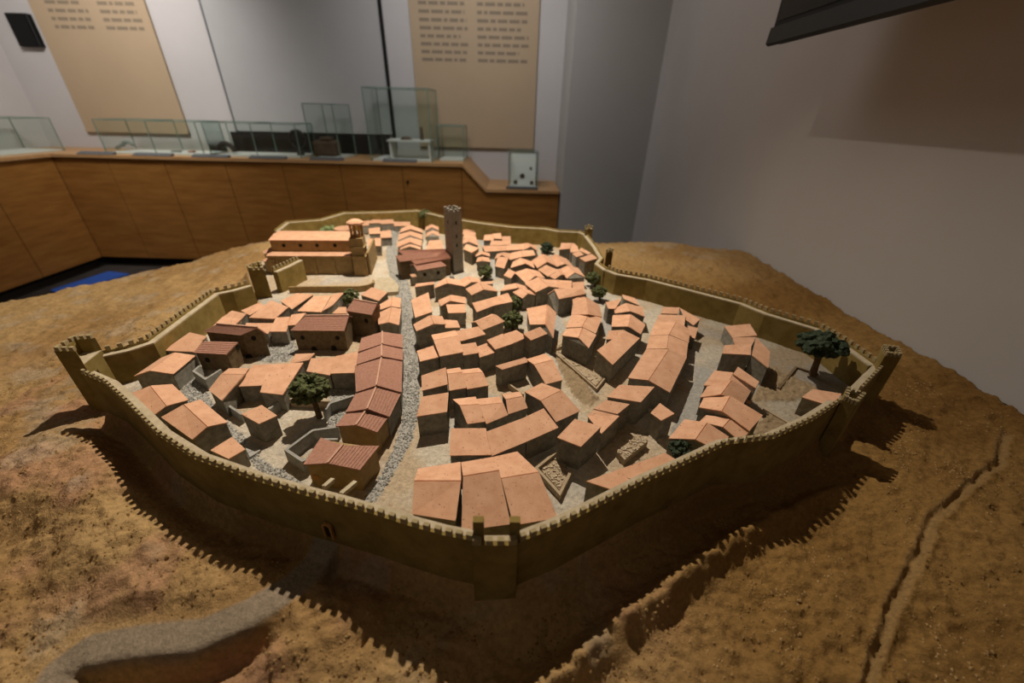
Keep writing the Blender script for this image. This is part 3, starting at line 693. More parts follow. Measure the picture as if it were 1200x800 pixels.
# small gatehouse arch let into the front wall where the road arrives
a0, a1 = ring_pts([(350, 581), (395, 593)])
g0 = Vector((a0.x, a0.y, 0)); gd = (Vector((a1.x, a1.y, 0)) - g0).normalized(); gn = Vector((gd.y, -gd.x, 0))
gp = on_wall((384, 616), a0 + gn * .002, a1 + gn * .002)
arch = MB(); f = lambda t, r: gp + gd * (math.cos(t) * r) + Vector((0, 0, math.sin(t) * r))
for k in range(8):
    aa = math.pi * k / 8; bb = math.pi * (k + 1) / 8
    qd = [f(aa, .0045), f(bb, .0045), f(bb, .007), f(aa, .007)]
    arch.prism(qd, [q + gn * .0035 for q in qd])
for s in (-1, 1): arch.box(gp + gd * (s * .00575) + gn * .00175 + Vector((0, 0, -.011)), (.0025, .0035, .022), (gd, gn, Vector((0, 0, 1))))
gate = arch.build('gate_arch', M['orange'], WALLT)
MB().box(gp + gn * .0006 + Vector((0, 0, -.011)), (.009, .0012, .022), (gd, gn, Vector((0, 0, 1)))).build('gate_opening', M['dark'], WALLT)

# ------------------------------------------------------------------ houses
def sky_order(pts):
    c = sum(pts, Vector()) / len(pts); return c
def slope_quad(a1, a2, r2, r1, over_e, over_s, th):
    """eave a1-a2, ridge r1-r2; returns bottom and top loops of a thin roof slab with an overhang"""
    ea = (a1 - r1) ; eb = (a2 - r2); al = (a2 - a1).normalized(); rl = (r2 - r1).normalized()
    p = [a1 + ea.normalized() * over_e - al * over_s, a2 + eb.normalized() * over_e + al * over_s, r2 + rl * over_s, r1 - rl * over_s]
    n = (p[1] - p[0]).cross(p[3] - p[0]).normalized()
    if n.z < 0: n = -n
    return p, [q + n * th for q in p], n
def tile_courses(mb, p, n, count):
    for i in range(count):
        t0, t1 = i / count, min(1.0, (i + 1.25) / count)
        a, b = p[0].lerp(p[3], t0), p[1].lerp(p[2], t0); c, d = p[1].lerp(p[2], t1), p[0].lerp(p[3], t1)
        lo = [a, b, c, d]; hi = [a + n * .0017, b + n * .0017, c + n * .0007, d + n * .0007]
        mb.prism(lo, hi)
def house(crop, pts, label, he=.042, hr=.010, kind='terracotta', wall='plaster', back='s', z0=ZG, cat='house', name='house', group=None, base=None, width=None):
    P = [px(crop, *p) for p in pts]
    if base is not None:                                  # ground pixel below A1 gives the eave height
        g = at(px(crop, *base), z0)
        best = min((abs(Vector((at(P[0], z0 + h).x - g.x, at(P[0], z0 + h).y - g.y)).length), h) for h in [k * .001 for k in range(15, 140)])
        he = best[1]
    A1, A2 = at(P[0], z0 + he), at(P[1], z0 + he); R1, R2 = at(P[2], z0 + he + hr), at(P[3], z0 + he + hr)
    if len(P) == 6:                                       # ridge height that puts the ridge midway between the eaves
        B1, B2 = at(P[4], z0 + he), at(P[5], z0 + he); m1, m2 = (A1 + B1) / 2, (A2 + B2) / 2
        def err(q): return (at(P[2], z0 + he + q) - m1).to_2d().length + (at(P[3], z0 + he + q) - m2).to_2d().length
        hr = min((k * .001 for k in range(9, 27)), key=err)
        R1, R2 = at(P[2], z0 + he + hr), at(P[3], z0 + he + hr)
    gable = True
    if len(P) == 6: B1, B2 = at(P[4], z0 + he), at(P[5], z0 + he)
    elif back == 'm':
        k = width or 1.0
        B1 = R1 + (R1 - A1) * k; B2 = R2 + (R2 - A2) * k; B1.z = B2.z = z0 + he
    else: gable = False; B1, B2 = R1, R2
    def bot(p): return Vector((p.x, p.y, z0 - .005))
    foot = [A1, A2, B2, B1]; c = sum(foot, Vector()) / 4
    def sh(p): q = c + (p - c) * .988; return Vector((q.x, q.y, p.z))
    a1, a2, b1, b2 = sh(A1), sh(A2), sh(B1), sh(B2)
    mb = MB(); V = [bot(a1), bot(a2), bot(b2), bot(b1), a1, a2, b2, b1]
    if gable:
        r1, r2 = sh(R1), sh(R2); mb.v = [tuple(v) for v in V + [r1, r2]]
        mb.f = [(0, 1, 5, 4), (2, 3, 7, 6), (1, 2, 6, 9, 5), (3, 0, 4, 8, 7), (4, 5, 9, 8), (6, 7, 8, 9), (3, 2, 1, 0)]
    else:
        mb.v = [tuple(v) for v in V]; mb.f = [(0, 1, 5, 4), (2, 3, 7, 6), (1, 2, 6, 5), (3, 0, 4, 7), (4, 5, 6, 7), (3, 2, 1, 0)]
    h = empty(name); tag(h, label, cat, group); mb.build('walls', M[wall], h)
    rb = MB(); th = .0022 if kind == 'terracotta' else .0012
    ov = .0012 if kind == 'terracotta' else .003
    for (e1, e2, q2, q1) in ([(A1, A2, R2, R1), (B1, B2, R2, R1)] if gable else [(A1, A2, R2, R1)]):
        lo, hi, n = slope_quad(e1, e2, q2, q1, ov, .0006 if kind == 'terracotta' else .0015, th); rb.prism(lo, hi)
        if kind == 'tile': tile_courses(rb, hi, n, max(4, int((lo[0] - lo[3]).length / .0045)))
    roof = rb.build('roof', M[kind], h)
    if kind == 'tile' and gable:
        d = (R2 - R1).normalized()
        MB().bar(R1 - d * .002 + Vector((0, 0, .003)), R2 + d * .002 + Vector((0, 0, .003)), .0030, .0032).build('ridge_cap', M['ridge'], h)
    return h, (A1, A2, B1, B2, R1, R2)
def opening(h, pa, pb, pxl, wd, ht, kind='window', arch=False):
    """a dark opening on the wall through pa-pb, seen at pixel pxl"""
    q = on_wall(pxl, pa, pb); d = (pb - pa); d.z = 0; d.normalize(); n = Vector((d.y, -d.x, 0))
    if n.dot(Vector((0, 0, 0)) - Vector((pa.x, pa.y, 0))) < 0: n = -n
    mb = MB()
    if kind == 'window':
        pts = [q + d * (math.cos(2 * math.pi * k / 10) * wd / 2) + Vector((0, 0, math.sin(2 * math.pi * k / 10) * ht / 2)) for k in range(10)]
    else:
        pts = [q + d * (-wd / 2) + Vector((0, 0, -ht / 2)), q + d * (wd / 2) + Vector((0, 0, -ht / 2))] + \
              [q + d * (math.cos(math.pi * k / 6) * wd / 2) + Vector((0, 0, ht / 2 - wd / 2 + math.sin(math.pi * k / 6) * wd / 2)) for k in range(7)]
    mb.prism([p - n * .001 for p in pts], [p + n * .0007 for p in pts])
    mb.build(kind, M['dark'], h)
def absorb(a, b):                                         # blocks built as one building: b's pieces become a's
    for ch in list(b.children): ch.parent = a
    bpy.data.objects.remove(b)
T_ = 'small terracotta-roofed house'
HL = [
 # ---- A: two short rows left of the square tower and the row behind it
 ('A', [(168, 255), (182, 225), (243, 230), (243, 202), (326, 254), (322, 232)], 'gabled house farthest back in the row behind the brown-roofed palace', .040, .012),
 ('A', [(160, 308), (165, 266), (240, 272), (243, 244), (322, 300), (322, 268)], 'gabled house second from the back in the row behind the palace', .040, .012),
 ('A', [(155, 355), (160, 318), (240, 320), (240, 288), (318, 348), (320, 308)], 'gabled house third from the back in the row behind the palace', .040, .012),
 ('A', [(172, 372), (178, 358), (240, 350), (240, 336), (312, 372), (312, 352)], 'gabled house nearest the palace roof in the row behind it', .036, .010),
 ('A', [(348, 240), (352, 216), (392, 216), (390, 197), (438, 238), (435, 214)], 'farthest of three small houses left of the square tower', .036, .008),
 ('A', [(355, 282), (360, 254), (395, 258), (395, 240), (440, 278), (437, 250)], 'middle of three small houses left of the square tower', .036, .008),
 ('A', [(352, 372), (474, 366), (372, 312), (448, 304)], 'wide pale-roofed house close to the left side of the square tower', .042, .006),
 # right of the tower
 ('A', [(628, 234), (690, 243), (637, 205), (690, 214)], 'farthest little house in the row right of the square tower', .028, .004),
 ('A', [(605, 265), (695, 280), (612, 232), (695, 254)], 'second house from the back in the row right of the square tower', .030, .006),
 ('A', [(608, 292), (705, 310), (620, 264), (697, 284)], 'third house from the back in the row right of the square tower', .032, .006),
 ('A', [(608, 332), (612, 300), (650, 318), (650, 292), (710, 342), (706, 314)], 'gabled house fourth from the back in the row right of the square tower', .036, .008),
 ('A', [(612, 368), (668, 394), (630, 334), (718, 362)], 'front house of the row touching the right side of the square tower', .046, .005),
 ('A', [(698, 420), (704, 398), (740, 404), (738, 386), (793, 420), (788, 398)], 'narrow gabled house just behind the tree right of the square tower', .032, .009),
 ('A', [(703, 458), (710, 430), (742, 450), (740, 422), (795, 458), (786, 430)], 'narrow gabled house touching the tree right of the square tower', .032, .009),
 # in front of the tower
 ('A', [(274, 632), (408, 610), (282, 610), (405, 596)], 'low long house in front of the palace, at the street corner', .042, .004),
 ('A', [(410, 642), (440, 598), (500, 606), (490, 568), (622, 630), (575, 585)], 'wide gabled house right in front of the square tower', .040, .012),
 ('A', [(622, 628), (577, 590), (668, 598), (640, 557), (727, 600), (722, 576)], 'gabled house in front of the square tower, second to the right', .036, .012),
 ('A', [(672, 687), (630, 645), (752, 650), (722, 598), (848, 664), (803, 625)], 'gabled house standing on the corner below the tower row', .040, .012),
 ('A', [(748, 612), (815, 608), (737, 597), (812, 592)], 'thin low house behind the gabled corner house below the tower', .030, .003),
 # ---- B: upper right quarter
 ('B', [(110, 234), (165, 240), (100, 204), (160, 198)], 'small house at the very back of the upper right quarter, topmost', .030, .004),
 ('B', [(40, 248), (110, 250), (47, 212), (103, 207)], 'small house at the very back, left of the topmost one', .028, .003),
 ('B', [(170, 250), (228, 252), (166, 222), (225, 222)], 'small house at the very back, right of the topmost one', .028, .003),
 ('B', [(85, 284), (228, 280), (92, 252), (228, 252)], 'long low house in the second line of the upper right quarter', .026, .004),
 ('B', [(50, 328), (198, 318), (32, 288), (195, 286)], 'left half of the long third line in the upper right quarter', .030, .006),
 ('B', [(202, 318), (315, 312), (197, 286), (325, 270)], 'right half of the long third line in the upper right quarter', .032, .006),
 ('B', [(318, 316), (312, 276), (366, 292), (340, 266), (410, 318), (402, 286)], 'gabled end house closing the third line of the upper right quarter', .030, .008),
 ('B', [(118, 380), (138, 342), (166, 352), (178, 333), (218, 380), (262, 345)], 'gabled left end house of the fourth line, upper right quarter', .034, .010),
 ('B', [(222, 384), (308, 362), (232, 336), (298, 322)], 'middle house of the fourth line in the upper right quarter', .036, .008),
 ('B', [(312, 362), (398, 350), (302, 321), (382, 317)], 'right end house of the fourth line in the upper right quarter', .036, .008),
 ('B', [(120, 428), (182, 444), (140, 362), (213, 368)], 'squat house standing at the mouth of the lane right of the tower tree', .036, .008),
 ('B', [(230, 440), (246, 398), (330, 410), (297, 372), (390, 442), (377, 398)], 'gabled house left of the twin gables, upper right quarter', .036, .012),
 ('B', [(418, 440), (375, 390), (480, 398), (450, 344), (550, 432), (522, 372)], 'left of twin gabled houses in the upper right quarter', .038, .013),
 ('B', [(553, 430), (502, 366), (605, 413), (540, 346), (668, 440), (615, 378)], 'right of twin gabled houses in the upper right quarter', .036, .011),
 ('B', [(420, 452), (488, 500), (475, 420), (558, 455)], 'house with one tilted roof left of the double front gable', .036, .010),
 ('B', [(536, 518), (486, 490), (580, 487), (552, 448), (618, 492), (600, 455)], 'small gabled house second in the double front gable group', .036, .012),
 ('B', [(622, 512), (564, 452), (672, 473), (622, 425), (742, 504), (692, 440)], 'broad gabled house below the trees by the right back wall', .038, .012),
 ('B', [(182, 492), (230, 512), (216, 450), (262, 470)], 'tiny house in the middle of the upper right quarter', .030, .006),
 ('B', [(338, 548), (258, 472), (398, 497), (342, 446), (462, 512), (422, 465)], 'large gabled house at the centre of the upper right quarter', .038, .013),
 ('B', [(405, 608), (330, 548), (490, 570), (420, 504), (560, 578), (520, 540)], 'gabled house above the double tree, with a deep front wall', .046, .014),
 ('B', [(497, 582), (648, 582), (464, 520), (650, 531)], 'wide roof sloping forward, right of the deep-walled gabled house', .038, .008),
 ('B', [(662, 598), (742, 612), (655, 541), (736, 537)], 'pale house at the right end of the forward-sloping roof', .030, .005),
 ('B', [(562, 656), (742, 620), (530, 587), (722, 584), (487, 617), (700, 572)], 'prominent gabled house at the fork of the lanes, right of centre', .050, .012),
 ('B', [(565, 313), (638, 306), (580, 268), (652, 268), ], 'house nearest the rear corner tower, upper left of its cluster', .046, .006),
 ('B', [(642, 306), (692, 294), (655, 268), (672, 272)], 'narrow house beside the rear corner cluster', .044, .004),
 ('B', [(645, 332), (700, 326), (640, 304), (690, 292)], 'middle house of the cluster under the rear corner tower', .042, .005),
 ('B', [(706, 322), (768, 347), (716, 300), (785, 336)], 'narrow house against the right back wall, under the rear corner tower', .040, .006),
 ('B', [(682, 364), (735, 348), (655, 340), (705, 326)], 'low house between the rear cluster and its corner house', .040, .004),
 ('B', [(744, 396), (828, 374), (706, 372), (790, 344)], 'corner house with a high blank wall by the trees at the right back wall', .054, .006),
 ('B', [(155, 603), (198, 560), (278, 580), (265, 548), (348, 590), (332, 568)], 'gabled house behind the double tree, upper side', .034, .012),
 # ---- F: central quarter, right of the main street
 ('F', [(157, 252), (275, 212), (130, 130), (248, 78)], 'steeply tilted square roof beside the main street, centre', .040, .012),
 ('F', [(340, 172), (322, 132), (400, 135), (405, 96), (503, 155), (503, 112)], 'gabled house behind a small square house, centre', .040, .010),
 ('F', [(388, 220), (505, 217), (374, 162), (502, 160)], 'small square house in the gap at the centre', .038, .005),
 ('F', [(170, 347), (150, 300), (287, 297), (262, 237), (366, 300), (342, 245)], 'gabled house with chevron front beside the main street', .048, .013),
 ('F', [(366, 324), (468, 320), (362, 267), (447, 273)], 'small low house tucked behind the chevron-fronted house', .034, .004),
 ('F', [(328, 520), (490, 490), (288, 412), (455, 380), (272, 376), (436, 344)], 'tall house with two-tone roof in the street-side row', .054, .008),
 ('F', [(192, 556), (320, 526), (170, 485), (290, 446)], 'house at the street corner left of the two-tone roof', .048, .005),
 ('F', [(472, 415), (644, 367), (427, 350), (593, 315)], 'long roof behind the row of small stepped roofs, centre', .046, .008),
 ('F', [(492, 513), (598, 496), (471, 441), (576, 426)], 'first small stepped roof right of the two-tone roof', .046, .005),
 ('F', [(605, 527), (710, 493), (586, 455), (653, 431)], 'second small stepped roof in the central row', .042, .006),
 ('F', [(712, 472), (830, 432), (656, 408), (764, 365)], 'roof with a nick in its edge, in the central row', .050, .008),
 ('F', [(833, 430), (932, 388), (768, 370), (857, 340)], 'roof right of the nicked one, in the central row', .050, .008),
 ('F', [(620, 338), (773, 277), (577, 284), (716, 233), (548, 290), (690, 230)], 'house in front of the nicked roof\'s row, left of the double tree', .046, .008),
 ('F', [(584, 212), (697, 170), (554, 151), (679, 119)], 'house behind the one left of the double tree', .044, .008),
 ('F', [(700, 167), (832, 140), (680, 118), (800, 82)], 'long roof running up behind the double tree', .044, .008),
 ('F', [(905, 118), (838, 75), (940, 85), (892, 50), (990, 97), (962, 66)], 'gabled house right above the double tree', .036, .011),
 ('F', [(957, 300), (936, 190), (1062, 300), (1075, 164), (1112, 388), (1130, 216)], 'long curved house right of the double tree', .046, .010),
 ('F', [(958, 408), (1070, 362), (908, 364), (1022, 318)], 'house closing the lower end of the long curved one', .052, .008),
 ('F', [(758, 612), (935, 560), (716, 588), (920, 530)], 'narrow strip-roofed wing of the courtyard house, centre', .042, .003),
 ('F', [(1062, 712), (1178, 683), (984, 580), (1114, 548), (932, 545), (1058, 506)], 'gabled main wing of the courtyard house, centre', .038, .012),
 ('F', [(207, 757), (383, 714), (202, 656), (368, 600)], 'roof at the street edge, first of the three-house block', .040, .008),
 ('F', [(396, 756), (512, 737), (384, 646), (482, 634), (377, 616), (468, 603)], 'middle roof of the three-house block beside the street', .046, .009),
 ('F', [(519, 746), (665, 721), (486, 646), (626, 634), (474, 620), (598, 606)], 'right roof of the three-house block beside the street', .046, .009),
 # ---- G
 ('G', [(110, 403), (318, 371), (146, 270), (328, 240)], 'tall house at the street edge with a dark front wall', .046, .008),
 ('G', [(461, 454), (580, 438), (411, 332), (541, 323), (362, 291), (516, 273)], 'first gabled roof of the trio behind the long curved front roof', .042, .010),
 ('G', [(591, 455), (738, 393), (546, 331), (706, 313), (520, 290), (684, 273)], 'middle gabled roof of the trio behind the long curved front roof', .042, .010),
 ('G', [(743, 386), (874, 343), (729, 290), (843, 268), (703, 256), (823, 238)], 'right, smaller gabled roof of the trio behind the long curved roof', .038, .009),
 ('G', [(1073, 441), (1237, 366), (971, 298), (1112, 226), (862, 238), (979, 177)], 'large two-slope house below the furrowed field', .042, .011),
 ('G', [(341, 673), (622, 669), (348, 490), (587, 488)], 'left piece of the long curved roof line behind the front trio', .042, .010),
 ('G', [(629, 676), (869, 577), (593, 512), (837, 421)], 'middle piece of the long curved roof line behind the front trio', .042, .010),
 ('G', [(871, 576), (1086, 481), (838, 421), (986, 351)], 'right piece of the long curved roof line behind the front trio', .042, .010),
 # ---- H front trio
 ('H', [(140, 541), (438, 588), (155, 322), (474, 322), (180, 241), (470, 196)], 'left house of the big front trio above the front tower', .040, .010),
 ('H', [(482, 656), (815, 612), (493, 290), (738, 250), (479, 198), (694, 161)], 'middle house of the big front trio, right behind the front tower', .042, .011),
 ('H', [(840, 620), (1140, 571), (758, 304), (1013, 262), (698, 161), (867, 123)], 'right house of the big front trio above the front tower', .042, .011),
 # ---- I right arcs
 ('I', [(306, 159), (396, 131), (301, 128), (376, 92)], 'small top house of the inner curved row', .040, .004),
 ('I', [(298, 230), (309, 161), (414, 230), (396, 112), (502, 248), (482, 166)], 'long upper house of the inner curved row', .046, .012),
 ('I', [(262, 323), (299, 233), (367, 318), (414, 234), (458, 362), (501, 255)], 'third house down the inner curved row', .050, .012),
 ('I', [(232, 378), (268, 331), (343, 393), (371, 325), (410, 461), (461, 372)], 'lowest house of the inner curved row, with a broad front gable', .052, .012),
 ('I', [(658, 120), (765, 166), (646, 91), (732, 116)], 'small lone roof under the right back wall above the middle row', .034, .005),
 ('I', [(549, 188), (598, 190), (531, 146), (640, 124)], 'top left house of the middle curved row', .044, .005),
 ('I', [(600, 223), (592, 192), (705, 209), (672, 153), (800, 246), (782, 181)], 'top gabled house of the middle curved row', .040, .012),
 ('I', [(577, 316), (584, 238), (690, 315), (706, 232), (770, 366), (802, 300)], 'second gabled house of the middle curved row', .046, .012),
 ('I', [(538, 402), (600, 402), (554, 343), (662, 339)], 'small low roof beside the long slope of the middle row', .048, .005),
 ('I', [(576, 578), (762, 395), (470, 480), (660, 344)], 'long single slope at the lower end of the middle curved row', .046, .012),
 ('I', [(915, 223), (1032, 226), (929, 179), (1043, 183)], 'top house of the outer curved row', .040, .005),
 ('I', [(1080, 262), (1142, 306), (1047, 186), (1186, 264)], 'dull-roofed house right of the outer row\'s top', .036, .004),
 ('I', [(880, 285), (1076, 312), (902, 232), (1084, 238)], 'second house of the outer curved row, with a flat wide roof', .038, .004),
 ('I', [(843, 378), (879, 286), (972, 371), (1019, 285), (1102, 426), (1112, 334)], 'third house of the outer curved row, gabled', .046, .011),
 ('I', [(818, 471), (844, 381), (958, 469), (968, 375), (1086, 521), (1098, 428)], 'fourth house of the outer curved row, gabled', .048, .011),
 ('I', [(691, 673), (818, 475), (829, 689), (969, 475), (971, 771), (1090, 525)], 'largest and lowest gabled house of the outer curved row', .050, .013),
 ('I', [(1110, 380), (1150, 398), (1102, 309), (1170, 326)], 'small lean-to on the right side of the outer curved row', .030, .004),
 # ---- J
 ('J', [(426, 269), (656, 305), (511, 187), (749, 201)], 'highest tilted roof of the block below the outer curved row', .052, .005),
 ('J', [(333, 351), (496, 387), (416, 293), (577, 321)], 'second tilted roof of the block below the outer curved row', .048, .005),
 ('J', [(292, 402), (386, 523), (336, 362), (508, 403)], 'third tilted roof of the block below the outer curved row', .044, .005),
 ('J', [(81, 551), (241, 614), (201, 425), (380, 476)], 'front tilted roof of that block, with tall shaded walls', .052, .006),
 ('J', [(728, 381), (799, 433), (791, 316), (888, 386)], 'small square-roofed annex beside the rubble plot', .044, .004),
 ('K', [(641, 521), (1055, 318), (397, 441), (941, 246)], 'long low-roofed house along the front right town wall', .042, .006),
 # ---- L / N right group
 ('L', [(581, 152), (750, 139), (526, 76), (700, 60)], 'top roof of the small cluster near the right back wall', .036, .005),
 ('L', [(601, 205), (712, 213), (582, 154), (741, 151)], 'second roof of the small cluster near the right back wall', .042, .004),
 ('L', [(511, 263), (705, 273), (527, 208), (710, 197)], 'third roof of the small cluster, above a high dark wall', .052, .005),
 ('L', [(825, 362), (838, 252), (716, 276), (746, 156)], 'right-hand roof of the small cluster, sloping to the right', .046, .008),
 ('L', [(386, 488), (462, 386), (546, 486), (588, 400)], 'upper house of the lower right row, pale gabled', .040, .008, 'm'),
 ('L', [(365, 571), (419, 488), (506, 549), (578, 452), (650, 613), (702, 524)], 'second house of the lower right row, gabled', .040, .012),
 ('L', [(589, 409), (741, 503), (621, 359), (765, 461)], 'narrow tall house jutting behind the lower right row', .052, .004),
 ('L', [(356, 641), (389, 576), (511, 666), (566, 563), (691, 798), (783, 693)], 'third and widest house of the lower right row', .042, .013),
 ('N', [(361, 325), (405, 283), (516, 362), (568, 304), (629, 460), (692, 387)], 'fourth house of the lower right row, near the town wall', .038, .012),
 ('N', [(147, 442), (255, 311), (326, 448), (405, 334), (472, 523), (547, 426)], 'lowest house of the right row, behind the small dark tree', .042, .013),
 ('N', [(675, 186), (702, 200), (684, 152), (714, 172)], 'tiny shed behind the lower right row', .018, .002),
 ('O', [(236, 568), (446, 633), (311, 513), (505, 545)], 'lone house beside the square tower of the right wall', .040, .004),
 # ---- P / Q left quarter
 ('P', [(100, 332), (268, 307), (187, 247), (312, 263)], 'pale roof behind the two-storey brown house, by the left town wall', .040, .006),
 ('P', [(195, 245), (316, 262), (250, 205), (350, 225)], 'second pale roof along the left town wall', .036, .006),
 ('P', [(316, 204), (376, 235), (440, 150), (482, 172)], 'third pale roof along the left town wall', .036, .006),
 ('P', [(372, 252), (548, 260), (522, 133), (640, 180)], 'large pale roof with a grey front, left quarter', .040, .010),
 ('P', [(588, 137), (668, 192), (701, 83), (812, 93)], 'pale roof below the church forecourt wall, left one', .038, .008),
 ('P', [(706, 207), (870, 213), (816, 106), (936, 99)], 'pale wide roof below the church forecourt wall, right one', .036, .008),
 ('P', [(880, 205), (948, 166), (948, 92), (1028, 78)], 'narrow pale roof left of the tree below the church', .036, .007),
 ('P', [(336, 332), (500, 363), (351, 291), (536, 292)], 'low house with a pale front behind the gravel yard', .026, .004),
 ('P', [(513, 348), (626, 348), (557, 253), (651, 247)], 'house left behind the brown round-windowed house', .034, .008),
 ('P', [(640, 306), (692, 302), (664, 233), (762, 221)], 'sliver of roof behind the brown round-windowed house', .036, .006),
 ('P', [(947, 224), (1046, 224), (991, 181), (1041, 179)], 'small pale roof left of the tall brown house', .034, .004),
 ('Q', [(313, 184), (523, 193), (491, 61), (606, 86)], 'roof left of the two-storey brown house, near the left wall', .034, .008),
 ('Q', [(112, 361), (298, 236), (216, 325), (386, 201), (372, 348), (525, 221)], 'gabled house with a grey chevron front near the left tower', .038, .010),
 ('Q', [(234, 642), (62, 492), (328, 572), (216, 433), (474, 531), (362, 422)], 'two-tone roof second along the front left wall', .036, .010),
 ('Q', [(516, 798), (302, 646), (612, 716), (448, 563), (745, 687), (560, 531)], 'large two-tone roof beside the left gravel lane', .042, .012),
 ('V', [(440, 637), (695, 493), (166, 506), (490, 306)], 'small pale roof half hidden by the front left wall', .034, .006),
 ('Q', [(627, 456), (716, 529), (712, 350), (868, 352), (760, 313), (900, 310)], 'left wing of the walled courtyard house, left quarter', .040, .010),
 ('Q', [(831, 433), (989, 426), (930, 286), (1055, 281)], 'second roof of the walled courtyard house, left quarter', .036, .010),
 ('P', [(449, 769), (603, 786), (506, 580), (743, 566)], 'largest roof of the walled courtyard house, left of the tree', .038, .012),
 ('P', [(655, 572), (784, 544), (692, 506), (824, 501)], 'rear strip of roof behind the courtyard tree', .036, .006),
 ('P', [(771, 624), (930, 650), (801, 536), (968, 530)], 'speckled roof right behind the courtyard tree', .036, .008),
 ('P', [(934, 639), (1114, 634), (974, 521), (1130, 487)], 'speckled roof touching the brown-tiled row', .040, .008),
 ('Q', [(970, 693), (1092, 638), (851, 627), (987, 566)], 'small square house at the end of the courtyard wall', .042, .004),
 # ---- T behind the church
 ('T', [(850, 207), (903, 202), (852, 177), (905, 169)], 'small flat roof behind the bell gable, leftmost', .030, .003),
 ('T', [(906, 189), (990, 187), (906, 174), (975, 151)], 'small flat roof second behind the bell gable', .030, .004),
 ('T', [(985, 194), (1075, 190), (985, 166), (1071, 162)], 'small flat roof third behind the bell gable', .030, .003),
 ('T', [(1078, 208), (1190, 207), (1076, 179), (1188, 179)], 'small flat roof at the right end behind the bell gable', .026, .003),
 ('T', [(906, 264), (980, 260), (901, 226), (978, 217)], 'little house right of the bell gable, back left one', .034, .004),
 ('T', [(985, 290), (1060, 287), (980, 246), (1056, 237)], 'little house right of the bell gable, by the street', .034, .004),
 ('T', [(898, 349), (985, 347), (892, 297), (986, 291)], 'little house nearest the church front', .038, .004),
 # ---- U left of the main street above the brown-tiled row
 ('U', [(310, 212), (588, 304), (480, 96), (722, 174)], 'pale tilted roof beside the tree below the church', .038, .006),
 ('U', [(620, 443), (614, 362), (776, 391), (800, 250), (915, 414), (925, 262)], 'gabled house left of the main street, above its neighbour', .036, .010),
 ('U', [(592, 672), (577, 505), (742, 642), (785, 405), (893, 684), (925, 436)], 'gabled house at the upper end of the brown-tiled row', .040, .010),
]
HOUSES = {}
for rec in HL:
    crop, pts, label, he, hr = rec[:5]; back = rec[5] if len(rec) > 5 else 's'
    lab = label if 'house' in label else label
    HOUSES[label] = house(crop, pts, lab, he, hr, back=back)
# brown-tiled row along the street
TR = [('W', [(735, 337), (765, 216), (946, 267), (946, 160), (1120, 302), (1122, 186)], 'topmost'),
      ('W', [(720, 457), (736, 346), (940, 384), (941, 281), (1120, 417), (1122, 311)], 'second from the top'),
      ('W', [(718, 714), (706, 476), (892, 656), (936, 411), (1106, 717), (1116, 431)], 'longest, third from the top'),
      ('R', [(641, 491), (709, 361), (776, 471), (836, 326), (916, 521), (993, 366)], 'fourth from the top'),
      ('R', [(571, 591), (641, 501), (701, 583), (766, 486), (833, 628), (906, 526)], 'fifth from the top')]
for i, (c, p, s) in enumerate(TR):
    house(c, p, 'brown-tiled gabled house of the street-side row, ' + s, [.056, .053, .050, .047, .044][i], .014, kind='tile', wall='warm_plaster' if i == 4 else 'plaster')
h, k = house('S', [(231, 381), (342, 208), (386, 373), (481, 259), (593, 416), (718, 262)], 'separate brown-tiled house below the row, next to the front wall', .046, .014, kind='tile', wall='warm_plaster')
A1, A2, B1, B2, R1, R2 = k
q = on_wall(px('S', 295, 470), A1, B1); d = (B1 - A1).normalized()
MB().cyl(q + Vector((0, -.001, 0)), .006, .004, 10, axis='y').build('round_window', M['orange'], h)
# beams between that house and the wall
for i, (a, b, lab) in enumerate([((415, 488), (352, 542), 'left pale beam bridging brown-tiled house and front wall'), ((572, 506), (472, 590), 'right pale beam bridging brown-tiled house and front wall')]):
    pa, pb = at(px('S', *a), .955), at(px('S', *b), .962)
    tag(MB().bar(pa, pb, .006, .006).build('buttress_beam', M['walkway']), lab, 'beam')
# round-windowed brown house, tall brown house, two-storey brown house
h, k = house('P', [(668, 336), (1027, 339), (766, 243), (1056, 241)], 'wide brown house with round windows above the gravel yard', .054, .014, kind='tile', wall='dark_plaster', back='m', width=.5)
for u, v in [(738, 388), (980, 390)]: opening(h, k[0], k[1], px('P', u, v), .010, .012)
for u, v in [(820, 468), (956, 462)]: opening(h, k[0], k[1], px('P', u, v), .012, .016, 'door')
h, k = house('U', [(95, 452), (478, 512), (205, 290), (553, 355)], 'tall brown house with one round window beside the wide brown house', .068, .012, kind='tile', wall='dark_plaster', back='m', width=.3)
opening(h, k[0], k[1], px('U', 390, 610), .011, .013)
h, k = house('Q', [(601, 47), (851, 73), (682, 3), (955, 27)], 'two-storey brown-tiled house with a lower front block, by the left lane', .060, .012, kind='tile', wall='dark_plaster', back='m', width=.3)
opening(h, k[1], k[3], px('Q', 932, 96), .010, .012)
h2, k2 = house('Q', [(527, 194), (746, 206), (598, 121), (822, 127)], 'lower block of the two-storey brown house by the left lane', .044, .008, kind='tile', wall='dark_plaster')
absorb(h, h2); opening(h, k2[0], k2[1], px('Q', 612, 247), .010, .012)
opening(h, k2[1], k2[3], px('Q', 822, 160), .010, .012)
opening(h, k[1], k[3], px('Q', 905, 240), .014, .026, 'door')
